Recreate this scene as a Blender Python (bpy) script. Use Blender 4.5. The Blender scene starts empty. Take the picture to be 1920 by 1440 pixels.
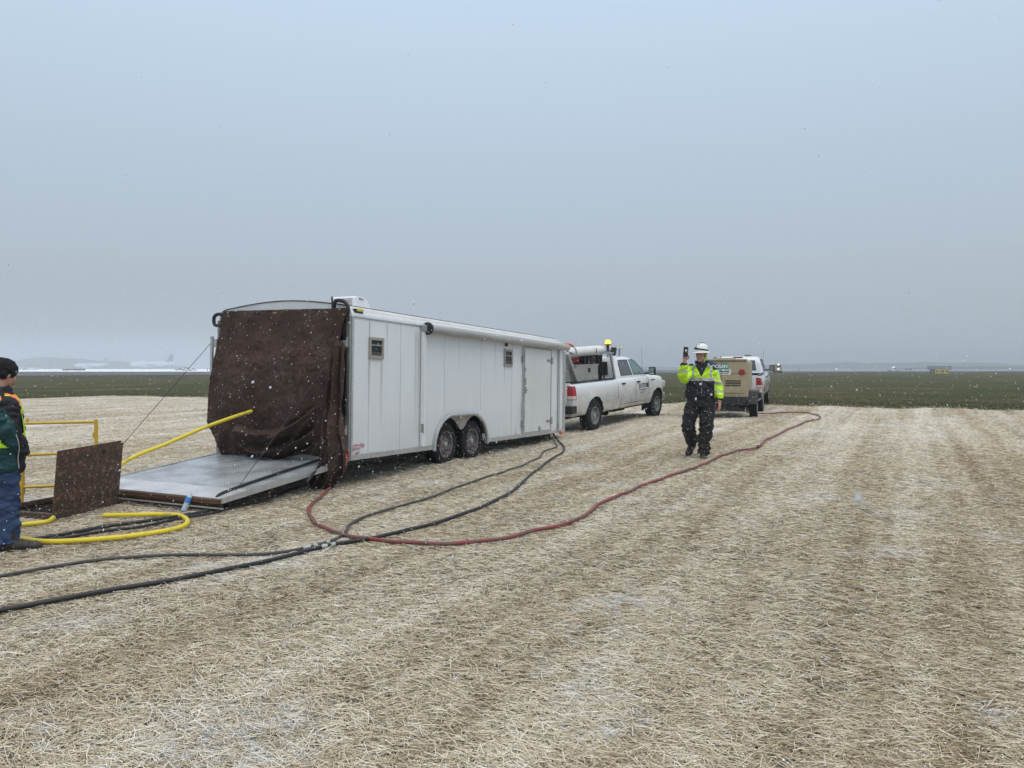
import bpy, bmesh, math, random
import numpy as np
from mathutils import Vector, Matrix, Euler, noise

random.seed(7)
rng = np.random.default_rng(11)
S = bpy.context.scene
COL = S.collection
R = math.radians
PI = math.pi

# ------------------------------------------------------------------ camera, sky, sun, exposure
CAMH, FPX, PITCH = 1.65, 1442.0, math.atan(30 / 1442.0)
cd = bpy.data.cameras.new("camera")
cam = bpy.data.objects.new("camera", cd); COL.objects.link(cam)
cam.location = (0, 0, CAMH)
cam.rotation_euler = (PI / 2 - PITCH, 0, 0)
cd.sensor_width = 36.0
cd.lens = FPX / 1920 * 36.0
cd.clip_start, cd.clip_end = 0.05, 9000
cd.dof.use_dof = True
cd.dof.focus_distance = 10.0
cd.dof.aperture_fstop = 11.0
S.camera = cam

w = bpy.data.worlds.new("World"); S.world = w
w.use_nodes = True
nt = w.node_tree; nt.nodes.clear()
o_ = nt.nodes.new("ShaderNodeOutputWorld")
bg = nt.nodes.new("ShaderNodeBackground"); bg.inputs[1].default_value = 1.0
sky = nt.nodes.new("ShaderNodeTexSky"); sky.sky_type = 'NISHITA'; sky.sun_disc = False
SUN_EL, SUN_AZ = R(68), R(150)
sky.sun_elevation = SUN_EL; sky.sun_rotation = SUN_AZ; sky.dust_density = 4
tc = nt.nodes.new("ShaderNodeTexCoord"); sx = nt.nodes.new("ShaderNodeSeparateXYZ")
nt.links.new(tc.outputs["Generated"], sx.inputs[0])
cr = nt.nodes.new("ShaderNodeValToRGB")
nt.links.new(sx.outputs[2], cr.inputs[0])
e = cr.color_ramp.elements
e[0].position = 0.0; e[0].color = (.428, .488, .552, 1)
e[1].position = 1.0; e[1].color = (1.0, 1.03, 1.05, 1)
for p_, c_ in ((.1, (.442, .508, .580, 1)), (.25, (.475, .575, .685, 1)), (.43, (.56, .695, .85, 1)), (.65, (.88, .95, 1.0, 1))):
    q = e.new(p_); q.color = c_
sc_ = nt.nodes.new("ShaderNodeVectorMath"); sc_.operation = 'SCALE'; sc_.inputs['Scale'].default_value = .012
nt.links.new(sky.outputs[0], sc_.inputs[0])
ad = nt.nodes.new("ShaderNodeVectorMath"); ad.operation = 'ADD'
nt.links.new(sc_.outputs[0], ad.inputs[0]); nt.links.new(cr.outputs[0], ad.inputs[1])
nt.links.new(ad.outputs[0], bg.inputs[0]); nt.links.new(bg.outputs[0], o_.inputs[0])

sl = bpy.data.lights.new("sun", 'SUN'); sl.energy = 1.15; sl.angle = R(50); sl.color = (1, .97, .93)
so = bpy.data.objects.new("sun", sl); COL.objects.link(so)
# direction towards the sun: behind the camera, to its right
sd = Vector((math.sin(SUN_AZ) * math.cos(SUN_EL), math.cos(SUN_AZ) * math.cos(SUN_EL), math.sin(SUN_EL)))
so.rotation_euler = sd.to_track_quat('Z', 'Y').to_euler()

S.view_settings.view_transform = 'Standard'; S.view_settings.look = 'None'
S.view_settings.exposure = 0.0; S.view_settings.gamma = 1.0
S.render.engine = 'CYCLES'
S.cycles.use_denoising = True
S.cycles.max_bounces = 6; S.cycles.diffuse_bounces = 3; S.cycles.glossy_bounces = 3
S.cycles.transmission_bounces = 4; S.cycles.volume_bounces = 1; S.cycles.transparent_max_bounces = 8
S.cycles.caustics_reflective = False; S.cycles.caustics_refractive = False

# ------------------------------------------------------------------ terrain function and photo measuring
def sm(t):
    t = np.clip(t, 0, 1); return t * t * (3 - 2 * t)
def gz(x, y):
    x = np.asarray(x, float); y = np.asarray(y, float)
    g = .15 * sm((x - .05 * y - .8) / 2.0) + .08 * sm((y - 26) / 5) * sm((x - 6) / 2)
    g = g * (1 - sm((y - 50) / 60))
    n = np.sin(1.3 * x + .7 * y) + np.sin(2.9 * y - 1.1 * x + 1) + np.sin(2.3 * x + 3.7) * .8 + np.sin(5.1 * x + 4.3 * y) * .4
    return g + .009 * n * (1 - sm((np.hypot(x, y) - 30) / 40))
def G(x, y): return float(gz(x, y))
FW = Vector((0, math.cos(PITCH), -math.sin(PITCH))); UPV = Vector((0, math.sin(PITCH), math.cos(PITCH)))
def ray(px, py):
    return FW + Vector((1, 0, 0)) * ((px - 960) / FPX) + UPV * ((720 - py) / FPX)
def gp(px, py, up=0.0):
    """ground point seen at a pixel of the 1920x1440 photograph"""
    d = ray(px, py); t = CAMH / -d.z
    for _ in range(12):
        p = d * t; t = (CAMH - G(p.x, p.y) - up) / -d.z
    p = d * t
    return Vector((p.x, p.y, G(p.x, p.y) + up))

# ------------------------------------------------------------------ materials
MATS = {}
def mat(name, col, rough=.6, metal=0., var=0., vscale=8., bump=0., bscale=60., spec=.5, col2=None, thr=None, dirt=None, stretch=(1, 1, 1), emit=None, trans=0., alpha=1., coat=0.):
    if name in MATS: return MATS[name]
    m = bpy.data.materials.new(name); m.use_nodes = True
    n = m.node_tree.nodes; l = m.node_tree.links
    b = n["Principled BSDF"]
    b.inputs["Base Color"].default_value = (*col, 1)
    b.inputs["Roughness"].default_value = rough
    b.inputs["Metallic"].default_value = metal
    b.inputs["Specular IOR Level"].default_value = spec
    b.inputs["Transmission Weight"].default_value = trans
    b.inputs["Alpha"].default_value = alpha
    b.inputs["Coat Weight"].default_value = coat
    if emit:
        b.inputs["Emission Color"].default_value = (*emit[0], 1); b.inputs["Emission Strength"].default_value = emit[1]
    t = n.new("ShaderNodeTexCoord"); mp = n.new("ShaderNodeMapping"); mp.inputs["Scale"].default_value = stretch
    l.new(t.outputs["Object"], mp.inputs[0])
    if var or col2:
        nz = n.new("ShaderNodeTexNoise"); nz.inputs["Scale"].default_value = vscale; nz.inputs["Detail"].default_value = 6; nz.inputs["Roughness"].default_value = .65
        l.new(mp.outputs[0], nz.inputs["Vector"])
        r = n.new("ShaderNodeValToRGB")
        a0, a1 = thr or (.3, .7)
        c2 = col2 or tuple(c * (1 - var) for c in col); c1 = col if col2 else tuple(min(1, c * (1 + var)) for c in col)
        r.color_ramp.elements[0].position = a0; r.color_ramp.elements[0].color = (*c2, 1)
        r.color_ramp.elements[1].position = a1; r.color_ramp.elements[1].color = (*c1, 1)
        l.new(nz.outputs[0], r.inputs[0]); src = r.outputs[0]
        if dirt:      # (colour, z from, z to) road dirt that thins out upwards, broken up by noise
            sp = n.new("ShaderNodeSeparateXYZ"); l.new(t.outputs["Object"], sp.inputs[0])
            mr = n.new("ShaderNodeMapRange"); mr.inputs[1].default_value = dirt[1]; mr.inputs[2].default_value = dirt[2]; mr.inputs[3].default_value = 1; mr.inputs[4].default_value = 0
            l.new(sp.outputs[2], mr.inputs[0])
            n2 = n.new("ShaderNodeTexNoise"); n2.inputs["Scale"].default_value = 3.0; n2.inputs["Detail"].default_value = 8; l.new(t.outputs["Object"], n2.inputs["Vector"])
            mu = n.new("ShaderNodeMath"); mu.operation = 'MULTIPLY'; l.new(mr.outputs[0], mu.inputs[0]); l.new(n2.outputs[0], mu.inputs[1])
            m2 = n.new("ShaderNodeMath"); m2.operation = 'MULTIPLY'; m2.inputs[1].default_value = dirt[3] if len(dirt) > 3 else 1.3; m2.use_clamp = True; l.new(mu.outputs[0], m2.inputs[0])
            mx = n.new("ShaderNodeMix"); mx.data_type = 'RGBA'; l.new(m2.outputs[0], mx.inputs[0]); l.new(src, mx.inputs[6]); mx.inputs[7].default_value = (*dirt[0], 1)
            src = mx.outputs[2]
        l.new(src, b.inputs["Base Color"])
    if bump:
        nb = n.new("ShaderNodeTexNoise"); nb.inputs["Scale"].default_value = bscale; nb.inputs["Detail"].default_value = 4
        l.new(mp.outputs[0], nb.inputs["Vector"])
        bp = n.new("ShaderNodeBump"); bp.inputs["Strength"].default_value = bump; bp.inputs["Distance"].default_value = .01
        l.new(nb.outputs[0], bp.inputs["Height"]); l.new(bp.outputs[0], b.inputs["Normal"])
    MATS[name] = m; return m

M = dict(
    twall=mat("trailer_white", (.71, .735, .76), .34, var=.035, vscale=1.6, stretch=(3, 3, .5), bump=.02, bscale=3, dirt=((.36, .33, .27), .3, 1.1, .35)),
    troof=mat("trailer_roof", (.56, .56, .55), .5, var=.14, vscale=3, stretch=(1, 3, 3)),
    alu=mat("aluminium", (.55, .56, .56), .42, .7, var=.16, vscale=14, bump=.1),
    galv=mat("galvanised", (.34, .35, .34), .5, .5, var=.2, vscale=20),
    black=mat("black_plastic", (.011, .012, .014), .5, var=.2, vscale=20),
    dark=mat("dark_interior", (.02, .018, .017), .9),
    rubber=mat("rubber", (.011, .012, .015), .8, var=.35, vscale=12, bump=.3, bscale=80, spec=.3),
    rim=mat("steel_rim", (.18, .18, .19), .45, .5, col2=(.11, .045, .03), thr=(.36, .52), vscale=6),
    rim2=mat("alloy_rim", (.24, .245, .25), .4, .5, var=.35),
    glass=mat("dark_glass", (.012, .02, .02), .12, spec=.35),
    tint=mat("tinted_glass", (.045, .055, .055), .08, spec=.9),
    green=mat("green_glass", (.12, .20, .19), .06, spec=.9),
    paint=mat("truck_paint", (.72, .74, .76), .22, var=.03, coat=.5, vscale=3, dirt=((.27, .235, .18), .40, 1.25, 1.5)),
    red=mat("red_lens", (.35, .012, .018), .2, var=.3, vscale=40, coat=.5),
    clear=mat("clear_lens", (.62, .55, .52), .2),
    amber=mat("amber_lens", (.9, .45, .03), .3, emit=((1, .55, .06), 2.2)),
    ambero=mat("orange_marker", (.75, .12, .04), .4),
    marker=mat("yellow_marker", (.62, .55, .13), .35),
    wood=mat("weathered_wood", (.15, .075, .04), .8, col2=(.04, .02, .012), vscale=9, stretch=(1, .15, 4), bump=.4),
    yel=mat("yellow_hose", (.74, .58, .03), .45, col2=(.40, .33, .08), thr=(.30, .46), vscale=7, bump=.1),
    yrail=mat("yellow_paint", (.62, .40, .035), .5, col2=(.36, .20, .03), thr=(.28, .42), vscale=16),
    redh=mat("red_hose", (.26, .04, .045), .55, col2=(.14, .075, .065), vscale=3, thr=(.4,.6), bump=.15, bscale=100),
    blackh=mat("black_hose", (.012, .013, .016), .5, var=.35, vscale=10, bump=.2),
    greyh=mat("grey_black_hose", (.05, .052, .054), .55, var=.35, vscale=9, bump=.2),
    beige=mat("beige_enclosure", (.36, .30, .19), .45, var=.07, vscale=4, dirt=((.2, .16, .11), .5, .9, .8)),
    white=mat("white_plastic", (.78, .78, .80), .4, var=.03),
    pvc=mat("white_pipe", (.72, .72, .70), .35, var=.08, vscale=5),
    blue=mat("blue_label", (.03, .07, .26), .5), teal=mat("green_label", (.02, .30, .22), .5),
    lred=mat("red_label", (.42, .05, .03), .5), pink=mat("faded_badge", (.42, .22, .28), .5, var=.3, vscale=60),
    skin=mat("skin", (.50, .26, .19), .55, var=.1, vscale=20), lips=mat("lips", (.33, .11, .09), .5), eye=mat("eye", (.03, .02, .02), .3), teeth=mat("teeth", (.7, .68, .62), .4),
    lime=mat("hi_vis_lime", (.52, .85, .03), .75, var=.14, vscale=12, bump=.4, bscale=25),
    limehood=mat("lime_hood", (.33, .55, .13), .85, var=.12, vscale=30),
    refl=mat("reflective_tape", (.42, .41, .38), .4, var=.1),
    navy=mat("navy_cloth", (.012, .014, .024), .85, var=.3, vscale=12, bump=.4, bscale=30),
    trous=mat("muddy_black_cloth", (.012, .013, .015), .85, col2=(.045, .030, .02), thr=(.30, .52), vscale=6, bump=.5, bscale=26),
    boot=mat("brown_black_leather", (.035, .026, .022), .6, var=.4, vscale=12), sole=mat("boot_sole", (.015, .015, .015), .8),
    tealj=mat("teal_cloth", (.008, .055, .062), .8, var=.25, vscale=9, bump=.4, bscale=28),
    blackj=mat("black_cloth", (.01, .011, .016), .85, var=.3, vscale=12, bump=.4, bscale=28),
    orange=mat("hi_vis_orange", (1.0, .22, .06), .7, var=.1, vscale=14), vgreen=mat("hi_vis_green", (.50, .85, .03), .7, var=.12, vscale=14),
    jeans=mat("blue_denim", (.012, .028, .082), .9, col2=(.03, .060, .135), thr=(.45, .75), vscale=7, bump=.5, bscale=60),
    knit=mat("black_knit", (.006, .006, .009), .95, bump=.6, bscale=90),
    helmet=mat("white_helmet", (.8, .8, .78), .3, var=.04),
    pipe=mat("piping", (.4, .42, .42), .6),
    snow=mat("snow", (.82, .85, .89), .7),
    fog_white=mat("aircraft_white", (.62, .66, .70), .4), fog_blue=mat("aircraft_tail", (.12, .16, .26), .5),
    bottle=mat("clear_plastic", (.62, .76, .86), .12, trans=.35), blab=mat("blue_bottle_label", (.05, .22, .52), .4),
)
def rust_mat():
    m = mat("rusty_plate", (.11, .058, .036), .75, col2=(.055, .04, .03), vscale=9, thr=(.35, .65), bump=.25, bscale=40)
    n = m.node_tree.nodes; l = m.node_tree.links; b = n["Principled BSDF"]
    t = n.new("ShaderNodeTexCoord"); mp = n.new("ShaderNodeMapping"); mp.inputs["Scale"].default_value = (30, 30, 30); mp.inputs["Rotation"].default_value = (0, R(45), 0)
    l.new(t.outputs["Object"], mp.inputs[0])
    vo = n.new("ShaderNodeTexVoronoi"); vo.inputs["Scale"].default_value = 1.15; vo.inputs["Randomness"].default_value = .45; l.new(mp.outputs[0], vo.inputs["Vector"])
    r = n.new("ShaderNodeValToRGB"); r.color_ramp.elements[0].position = .25; r.color_ramp.elements[0].color = (1, 1, 1, 1); r.color_ramp.elements[1].position = .4; r.color_ramp.elements[1].color = (0, 0, 0, 1)
    l.new(vo.outputs["Distance"], r.inputs[0])
    bp = n.new("ShaderNodeBump"); bp.inputs["Distance"].default_value = .006; bp.inputs["Strength"].default_value = .9
    l.new(r.outputs[0], bp.inputs["Height"]); l.new(bp.outputs[0], b.inputs["Normal"])
    src = b.inputs["Base Color"].links[0].from_socket
    n3 = n.new("ShaderNodeTexNoise"); n3.inputs["Scale"].default_value = 22; n3.inputs["Detail"].default_value = 8; l.new(t.outputs["Object"], n3.inputs["Vector"])
    r3 = n.new("ShaderNodeValToRGB"); r3.color_ramp.elements[0].position = .52; r3.color_ramp.elements[0].color = (0, 0, 0, 1); r3.color_ramp.elements[1].position = .68; r3.color_ramp.elements[1].color = (1, 1, 1, 1)
    l.new(n3.outputs[0], r3.inputs[0])
    mx = n.new("ShaderNodeMix"); mx.data_type = 'RGBA'; l.new(r3.outputs[0], mx.inputs[0]); l.new(src, mx.inputs[6]); mx.inputs[7].default_value = (.23, .14, .09, 1)
    mx2 = n.new("ShaderNodeMix"); mx2.data_type = 'RGBA'; l.new(r.outputs[0], mx2.inputs[0]); l.new(mx.outputs[2], mx2.inputs[6]); mx2.inputs[7].default_value = (.03, .022, .02, 1)
    l.new(mx2.outputs[2], b.inputs["Base Color"])
    return m
M['rust'] = rust_mat()
def tread_mat(name, c1, c2, scale, metal, wet=.3, axis_rot=45):
    """raised-tread metal sheet with patches of slush and dirt"""
    m = bpy.data.materials.new(name); m.use_nodes = True; n = m.node_tree.nodes; l = m.node_tree.links; b = n["Principled BSDF"]
    b.inputs["Metallic"].default_value = metal; b.inputs["Roughness"].default_value = wet
    t = n.new("ShaderNodeTexCoord"); mp = n.new("ShaderNodeMapping"); mp.inputs["Scale"].default_value = (scale,) * 3; mp.inputs["Rotation"].default_value = (0, 0, R(axis_rot))
    l.new(t.outputs["Object"], mp.inputs[0])
    ck = n.new("ShaderNodeTexBrick"); ck.offset = .5; ck.inputs["Scale"].default_value = 1; ck.inputs["Mortar Size"].default_value = .14; ck.inputs["Mortar Smooth"].default_value = .6; ck.inputs["Brick Width"].default_value = 1.0; ck.inputs["Row Height"].default_value = .5
    ck.inputs[1].default_value = (1, 1, 1, 1); ck.inputs[2].default_value = (.75, .75, .75, 1); ck.inputs[3].default_value = (0, 0, 0, 1)
    l.new(mp.outputs[0], ck.inputs[0])
    nz = n.new("ShaderNodeTexNoise"); nz.inputs["Scale"].default_value = 2.6; nz.inputs["Detail"].default_value = 8; l.new(t.outputs["Object"], nz.inputs["Vector"])
    r = n.new("ShaderNodeValToRGB"); r.color_ramp.elements[0].position = .38; r.color_ramp.elements[0].color = (*c2, 1); r.color_ramp.elements[1].position = .58; r.color_ramp.elements[1].color = (*c1, 1)
    l.new(nz.outputs[0], r.inputs[0])
    mu = n.new("ShaderNodeMix"); mu.data_type = 'RGBA'; mu.blend_type = 'MULTIPLY'; mu.inputs[0].default_value = .42
    l.new(r.outputs[0], mu.inputs[6]); l.new(ck.outputs[0], mu.inputs[7]); l.new(mu.outputs[2], b.inputs["Base Color"])
    bp = n.new("ShaderNodeBump"); bp.inputs["Distance"].default_value = .004; bp.inputs["Strength"].default_value = .8
    l.new(ck.outputs[0], bp.inputs["Height"]); l.new(bp.outputs[0], b.inputs["Normal"])
    return m
M['ramp'] = tread_mat("ramp_tread", (.62, .65, .68), (.36, .37, .38), 15, .25, .28)
M['diam'] = tread_mat("fender_tread", (.50, .46, .44), (.36, .31, .28), 26, .4, .4)
def tarp_mat():
    m = mat("brown_tarp", (.054, .031, .024), .8, var=.35, vscale=2.5, bump=.55, bscale=20, spec=.25)
    n = m.node_tree.nodes; l = m.node_tree.links; b = n["Principled BSDF"]
    t = n.new("ShaderNodeTexCoord"); nz = n.new("ShaderNodeTexNoise"); nz.inputs["Scale"].default_value = 34; nz.inputs["Detail"].default_value = 9
    l.new(t.outputs["Object"], nz.inputs["Vector"])
    n2 = n.new("ShaderNodeTexNoise"); n2.inputs["Scale"].default_value = 3; l.new(t.outputs["Object"], n2.inputs["Vector"])
    mu = n.new("ShaderNodeMath"); mu.operation = 'MULTIPLY'; l.new(nz.outputs[0], mu.inputs[0]); l.new(n2.outputs[0], mu.inputs[1])
    r = n.new("ShaderNodeValToRGB"); r.color_ramp.elements[0].position = .27; r.color_ramp.elements[0].color = (0, 0, 0, 1); r.color_ramp.elements[1].position = .46; r.color_ramp.elements[1].color = (.5, .5, .5, 1)
    l.new(mu.outputs[0], r.inputs[0])
    src = b.inputs["Base Color"].links[0].from_socket
    mx = n.new("ShaderNodeMix"); mx.data_type = 'RGBA'; l.new(r.outputs[0], mx.inputs[0]); l.new(src, mx.inputs[6]); mx.inputs[7].default_value = (.15, .125, .115, 1)
    l.new(mx.outputs[2], b.inputs["Base Color"])
    return m
M['tarp'] = tarp_mat()

# ------------------------------------------------------------------ mesh helpers
class MB:
    def __init__(s): s.v = []; s.f = []; s.m = []
    def add(s, vs, fs, mi=0):
        o = len(s.v); s.v += [Vector(v) for v in vs]; s.f += [tuple(i + o for i in f) for f in fs]; s.m += [mi] * len(fs); return s
    def box(s, c, d, rot=None, mi=0):
        c = Vector(c); h = Vector(d) / 2
        vs = [Vector((x * h.x, y * h.y, z * h.z)) for x in (-1, 1) for y in (-1, 1) for z in (-1, 1)]
        if rot: vs = [rot @ v for v in vs]
        return s.add([v + c for v in vs], [(0, 1, 3, 2), (4, 6, 7, 5), (0, 4, 5, 1), (2, 3, 7, 6), (0, 2, 6, 4), (1, 5, 7, 3)], mi)
    def rings(s, rings, cap=True, mi=0, closed=True):
        n = len(rings[0]); vs = [p for r in rings for p in r]; fs = []
        for i in range(len(rings) - 1):
            for j in range(n if closed else n - 1):
                k = (j + 1) % n
                fs.append((i * n + j, i * n + k, (i + 1) * n + k, (i + 1) * n + j))
        if cap: fs.append(tuple(range(n))[::-1]); fs.append(tuple(range((len(rings) - 1) * n, len(rings) * n)))
        return s.add(vs, fs, mi)
    def tube(s, pts, r, n=10, cap=True, mi=0, ry=None):
        pts = [Vector(p) for p in pts]; rings = []
        rr = r if isinstance(r, (list, tuple)) else [r] * len(pts)
        t0 = (pts[1] - pts[0]).normalized()
        u = t0.orthogonal().normalized()
        for i, p in enumerate(pts):
            t = (pts[min(i + 1, len(pts) - 1)] - pts[max(i - 1, 0)])
            t = t.normalized() if t.length > 1e-9 else t0
            u = (u - t * u.dot(t)); u = u.normalized() if u.length > 1e-6 else t.orthogonal().normalized()
            v = t.cross(u)
            rings.append([p + (u * math.cos(a) + v * math.sin(a)) * rr[i] for a in [2 * PI * k / n for k in range(n)]])
        return s.rings(rings, cap, mi)
    def cyl(s, a, b, r, r2=None, n=16, mi=0): return s.tube([a, b], [r, r if r2 is None else r2], n, True, mi)
    def ell(s, c, r, nu=16, nv=10, rot=None, mi=0):
        c = Vector(c); rg = []
        for i in range(1, nv):
            a = PI * i / nv
            ring = [Vector((r[0] * math.sin(a) * math.cos(b), r[1] * math.sin(a) * math.sin(b), -r[2] * math.cos(a))) for b in [2 * PI * k / nu for k in range(nu)]]
            rg.append([(rot @ p if rot else p) + c for p in ring])
        return s.rings(rg, True, mi)
    def lathe(s, prof, c, ax='y', n=32, mi=0, cap=False):
        """prof: (radius, offset along the axis)"""
        c = Vector(c); rg = []
        for r, h in prof:
            ring = []
            for k in range(n):
                a = 2 * PI * k / n; ca, sa = r * math.cos(a), r * math.sin(a)
                ring.append(c + (Vector((ca, h, sa)) if ax == 'y' else Vector((ca, sa, h)) if ax == 'z' else Vector((h, ca, sa))))
            rg.append(ring)
        return s.rings(rg, cap, mi)
    def poly(s, pts, mi=0): return s.add(pts, [tuple(range(len(pts)))], mi)
    def prism(s, pts, d, mi=0):
        d = Vector(d); n = len(pts); a = [Vector(p) for p in pts]
        return s.add(a + [p + d for p in a], [tuple(range(n))[::-1], tuple(range(n, 2 * n))] + [(i, (i + 1) % n, (i + 1) % n + n, i + n) for i in range(n)], mi)
    def mesh(s, name):
        me = bpy.data.meshes.new(name); me.from_pydata([tuple(v) for v in s.v], [], s.f)
        me.polygons.foreach_set("material_index", s.m); return me
    def build(s, name, mats, parent=None, smooth=False, bevel=0, fix=True):
        me = s.mesh(name)
        if fix:
            bm = bmesh.new(); bm.from_mesh(me); bmesh.ops.recalc_face_normals(bm, faces=bm.faces); bm.to_mesh(me); bm.free()
        return link(name, me, mats, parent, smooth, bevel)
def link(name, me, mats, parent=None, smooth=False, bevel=0):
    for m in (mats if isinstance(mats, (list, tuple)) else [mats]): me.materials.append(m)
    if smooth:
        me.polygons.foreach_set("use_smooth", [True] * len(me.polygons))
        try: me.set_sharp_from_angle(angle=R(40))
        except Exception: pass
    o = bpy.data.objects.new(name, me); COL.objects.link(o)
    if parent: o.parent = parent
    if bevel:
        b = o.modifiers.new("b", 'BEVEL'); b.width = bevel; b.segments = 2; b.limit_method = 'ANGLE'
    return o
def tag(o, label=None, cat=None, group=None, kind=None):
    if label: o["label"] = label
    if cat: o["category"] = cat
    if group: o["group"] = group
    if kind: o["kind"] = kind
    return o
def thing(name, label, cat, loc=(0, 0, 0), rot=(0, 0, 0), group=None):
    o = bpy.data.objects.new(name, None); COL.objects.link(o); o.location = loc; o.rotation_euler = rot
    o.empty_display_size = .2
    return tag(o, label, cat, group)
def sub(name, parent, loc=(0, 0, 0), rot=(0, 0, 0)):
    o = bpy.data.objects.new(name, None); COL.objects.link(o); o.parent = parent; o.location = loc; o.rotation_euler = rot; return o
def evalmesh(o):
    dg = bpy.context.evaluated_depsgraph_get(); dg.update()
    return bpy.data.meshes.new_from_object(o.evaluated_get(dg))
def cut(me, cutters):
    """boolean difference of a mesh with several closed cutter meshes"""
    o = bpy.data.objects.new("t", me); COL.objects.link(o); tmp = [o]
    for c in cutters:
        bm = bmesh.new(); bm.from_mesh(c); bmesh.ops.recalc_face_normals(bm, faces=bm.faces); bm.to_mesh(c); bm.free()
        k = bpy.data.objects.new("k", c); COL.objects.link(k); tmp.append(k)
        md = o.modifiers.new("c", 'BOOLEAN'); md.operation = 'DIFFERENCE'; md.object = k; md.solver = 'EXACT'
    r = evalmesh(o)
    for t in tmp: bpy.data.objects.remove(t)
    return r
def catmull(pts, k=8):
    pts = [Vector(p) for p in pts]; P = [pts[0] * 2 - pts[1]] + pts + [pts[-1] * 2 - pts[-2]]; out = []
    for i in range(1, len(P) - 2):
        a, b, c, d = P[i - 1:i + 3]
        for j in range(k):
            t = j / k
            out.append(.5 * ((2 * b) + (c - a) * t + (2 * a - 5 * b + 4 * c - d) * t * t + (3 * b - a - 3 * c + d) * t ** 3))
    out.append(pts[-1]); return out
FONT_CACHE = {}
def text(body, size, parent, mtx, m, name="lettering", shear=0, width=1.0, bold=0.0):
    cu = bpy.data.curves.new("t", 'FONT'); cu.body = body; cu.size = size; cu.extrude = .001; cu.align_x = 'CENTER'; cu.align_y = 'CENTER'; cu.shear = shear; cu.offset = bold
    to = bpy.data.objects.new("t", cu); COL.objects.link(to); me = evalmesh(to); bpy.data.objects.remove(to)
    me.transform(Matrix.Diagonal((width, 1, 1, 1))); me.transform(mtx)
    me.materials.clear(); return link(name, me, m, parent)
def frame_m(origin, xdir, ydir):
    x = Vector(xdir).normalized(); y = Vector(ydir).normalized(); z = x.cross(y)
    return Matrix(((x.x, y.x, z.x, origin[0]), (x.y, y.y, z.y, origin[1]), (x.z, y.z, z.z, origin[2]), (0, 0, 0, 1)))
def npmesh(name, V, F, attr=None):
    """quads/tris from numpy arrays"""
    me = bpy.data.meshes.new(name); nf, k = F.shape
    me.vertices.add(len(V)); me.vertices.foreach_set("co", V.astype(np.float32).ravel())
    me.loops.add(nf * k); me.loops.foreach_set("vertex_index", F.astype(np.int32).ravel())
    me.polygons.add(nf); me.polygons.foreach_set("loop_start", np.arange(0, nf * k, k, dtype=np.int32))
    if attr is not None:
        a = me.attributes.new("tint", 'FLOAT', 'POINT'); a.data.foreach_set("value", attr.astype(np.float32))
    me.update(calc_edges=True); return me

# ------------------------------------------------------------------ ground
PIT_O = Vector((-4.96, 8.26)); PIT_U = Vector((.33, .944)); PIT_W = Vector((-.944, .33)); PIT_L, PIT_D = .88, .95
def in_pit(x, y, e=0.0):
    dx, dy = x - PIT_O.x, y - PIT_O.y
    a = dx * PIT_U.x + dy * PIT_U.y; b = dx * PIT_W.x + dy * PIT_W.y
    return (a > -e) & (a < PIT_L + e) & (b > -e) & (b < PIT_D + e)
def punch(me):
    bm = bmesh.new(); bm.from_mesh(me)
    near = [f for f in bm.faces if (f.calc_center_median().xy - PIT_O).length < 4]
    for o, nrm in ((PIT_O, PIT_U), (PIT_O + PIT_U * PIT_L, PIT_U), (PIT_O, PIT_W), (PIT_O + PIT_W * PIT_D, PIT_W)):
        near = [f for f in bm.faces if (f.calc_center_median().xy - PIT_O).length < 4]
        geom = list({v for f in near for v in f.verts}) + list({e for f in near for e in f.edges}) + near
        bmesh.ops.bisect_plane(bm, geom=geom, plane_co=(o.x, o.y, 0), plane_no=(nrm.x, nrm.y, 0))
    kill = [f for f in bm.faces if bool(in_pit(f.calc_center_median().x, f.calc_center_median().y)) and abs(f.calc_center_median().x) < 20]
    bmesh.ops.delete(bm, geom=kill, context='FACES'); bm.to_mesh(me); bm.free(); return me
def sheet(name, xs, ys, zf, m, smooth=True, hole=False):
    X, Y = np.meshgrid(xs, ys) if not callable(ys) else ys(xs)
    V = np.stack([X.ravel(), Y.ravel(), zf(X, Y).ravel()], 1)
    ny, nx = X.shape; i = np.arange((ny - 1) * (nx - 1)); r, c = i // (nx - 1), i % (nx - 1)
    a = r * nx + c; F = np.stack([a, a + 1, a + nx + 1, a + nx], 1)
    me = npmesh(name, V, F)
    if hole: punch(me)
    return link(name, me, m, None, smooth)

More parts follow.
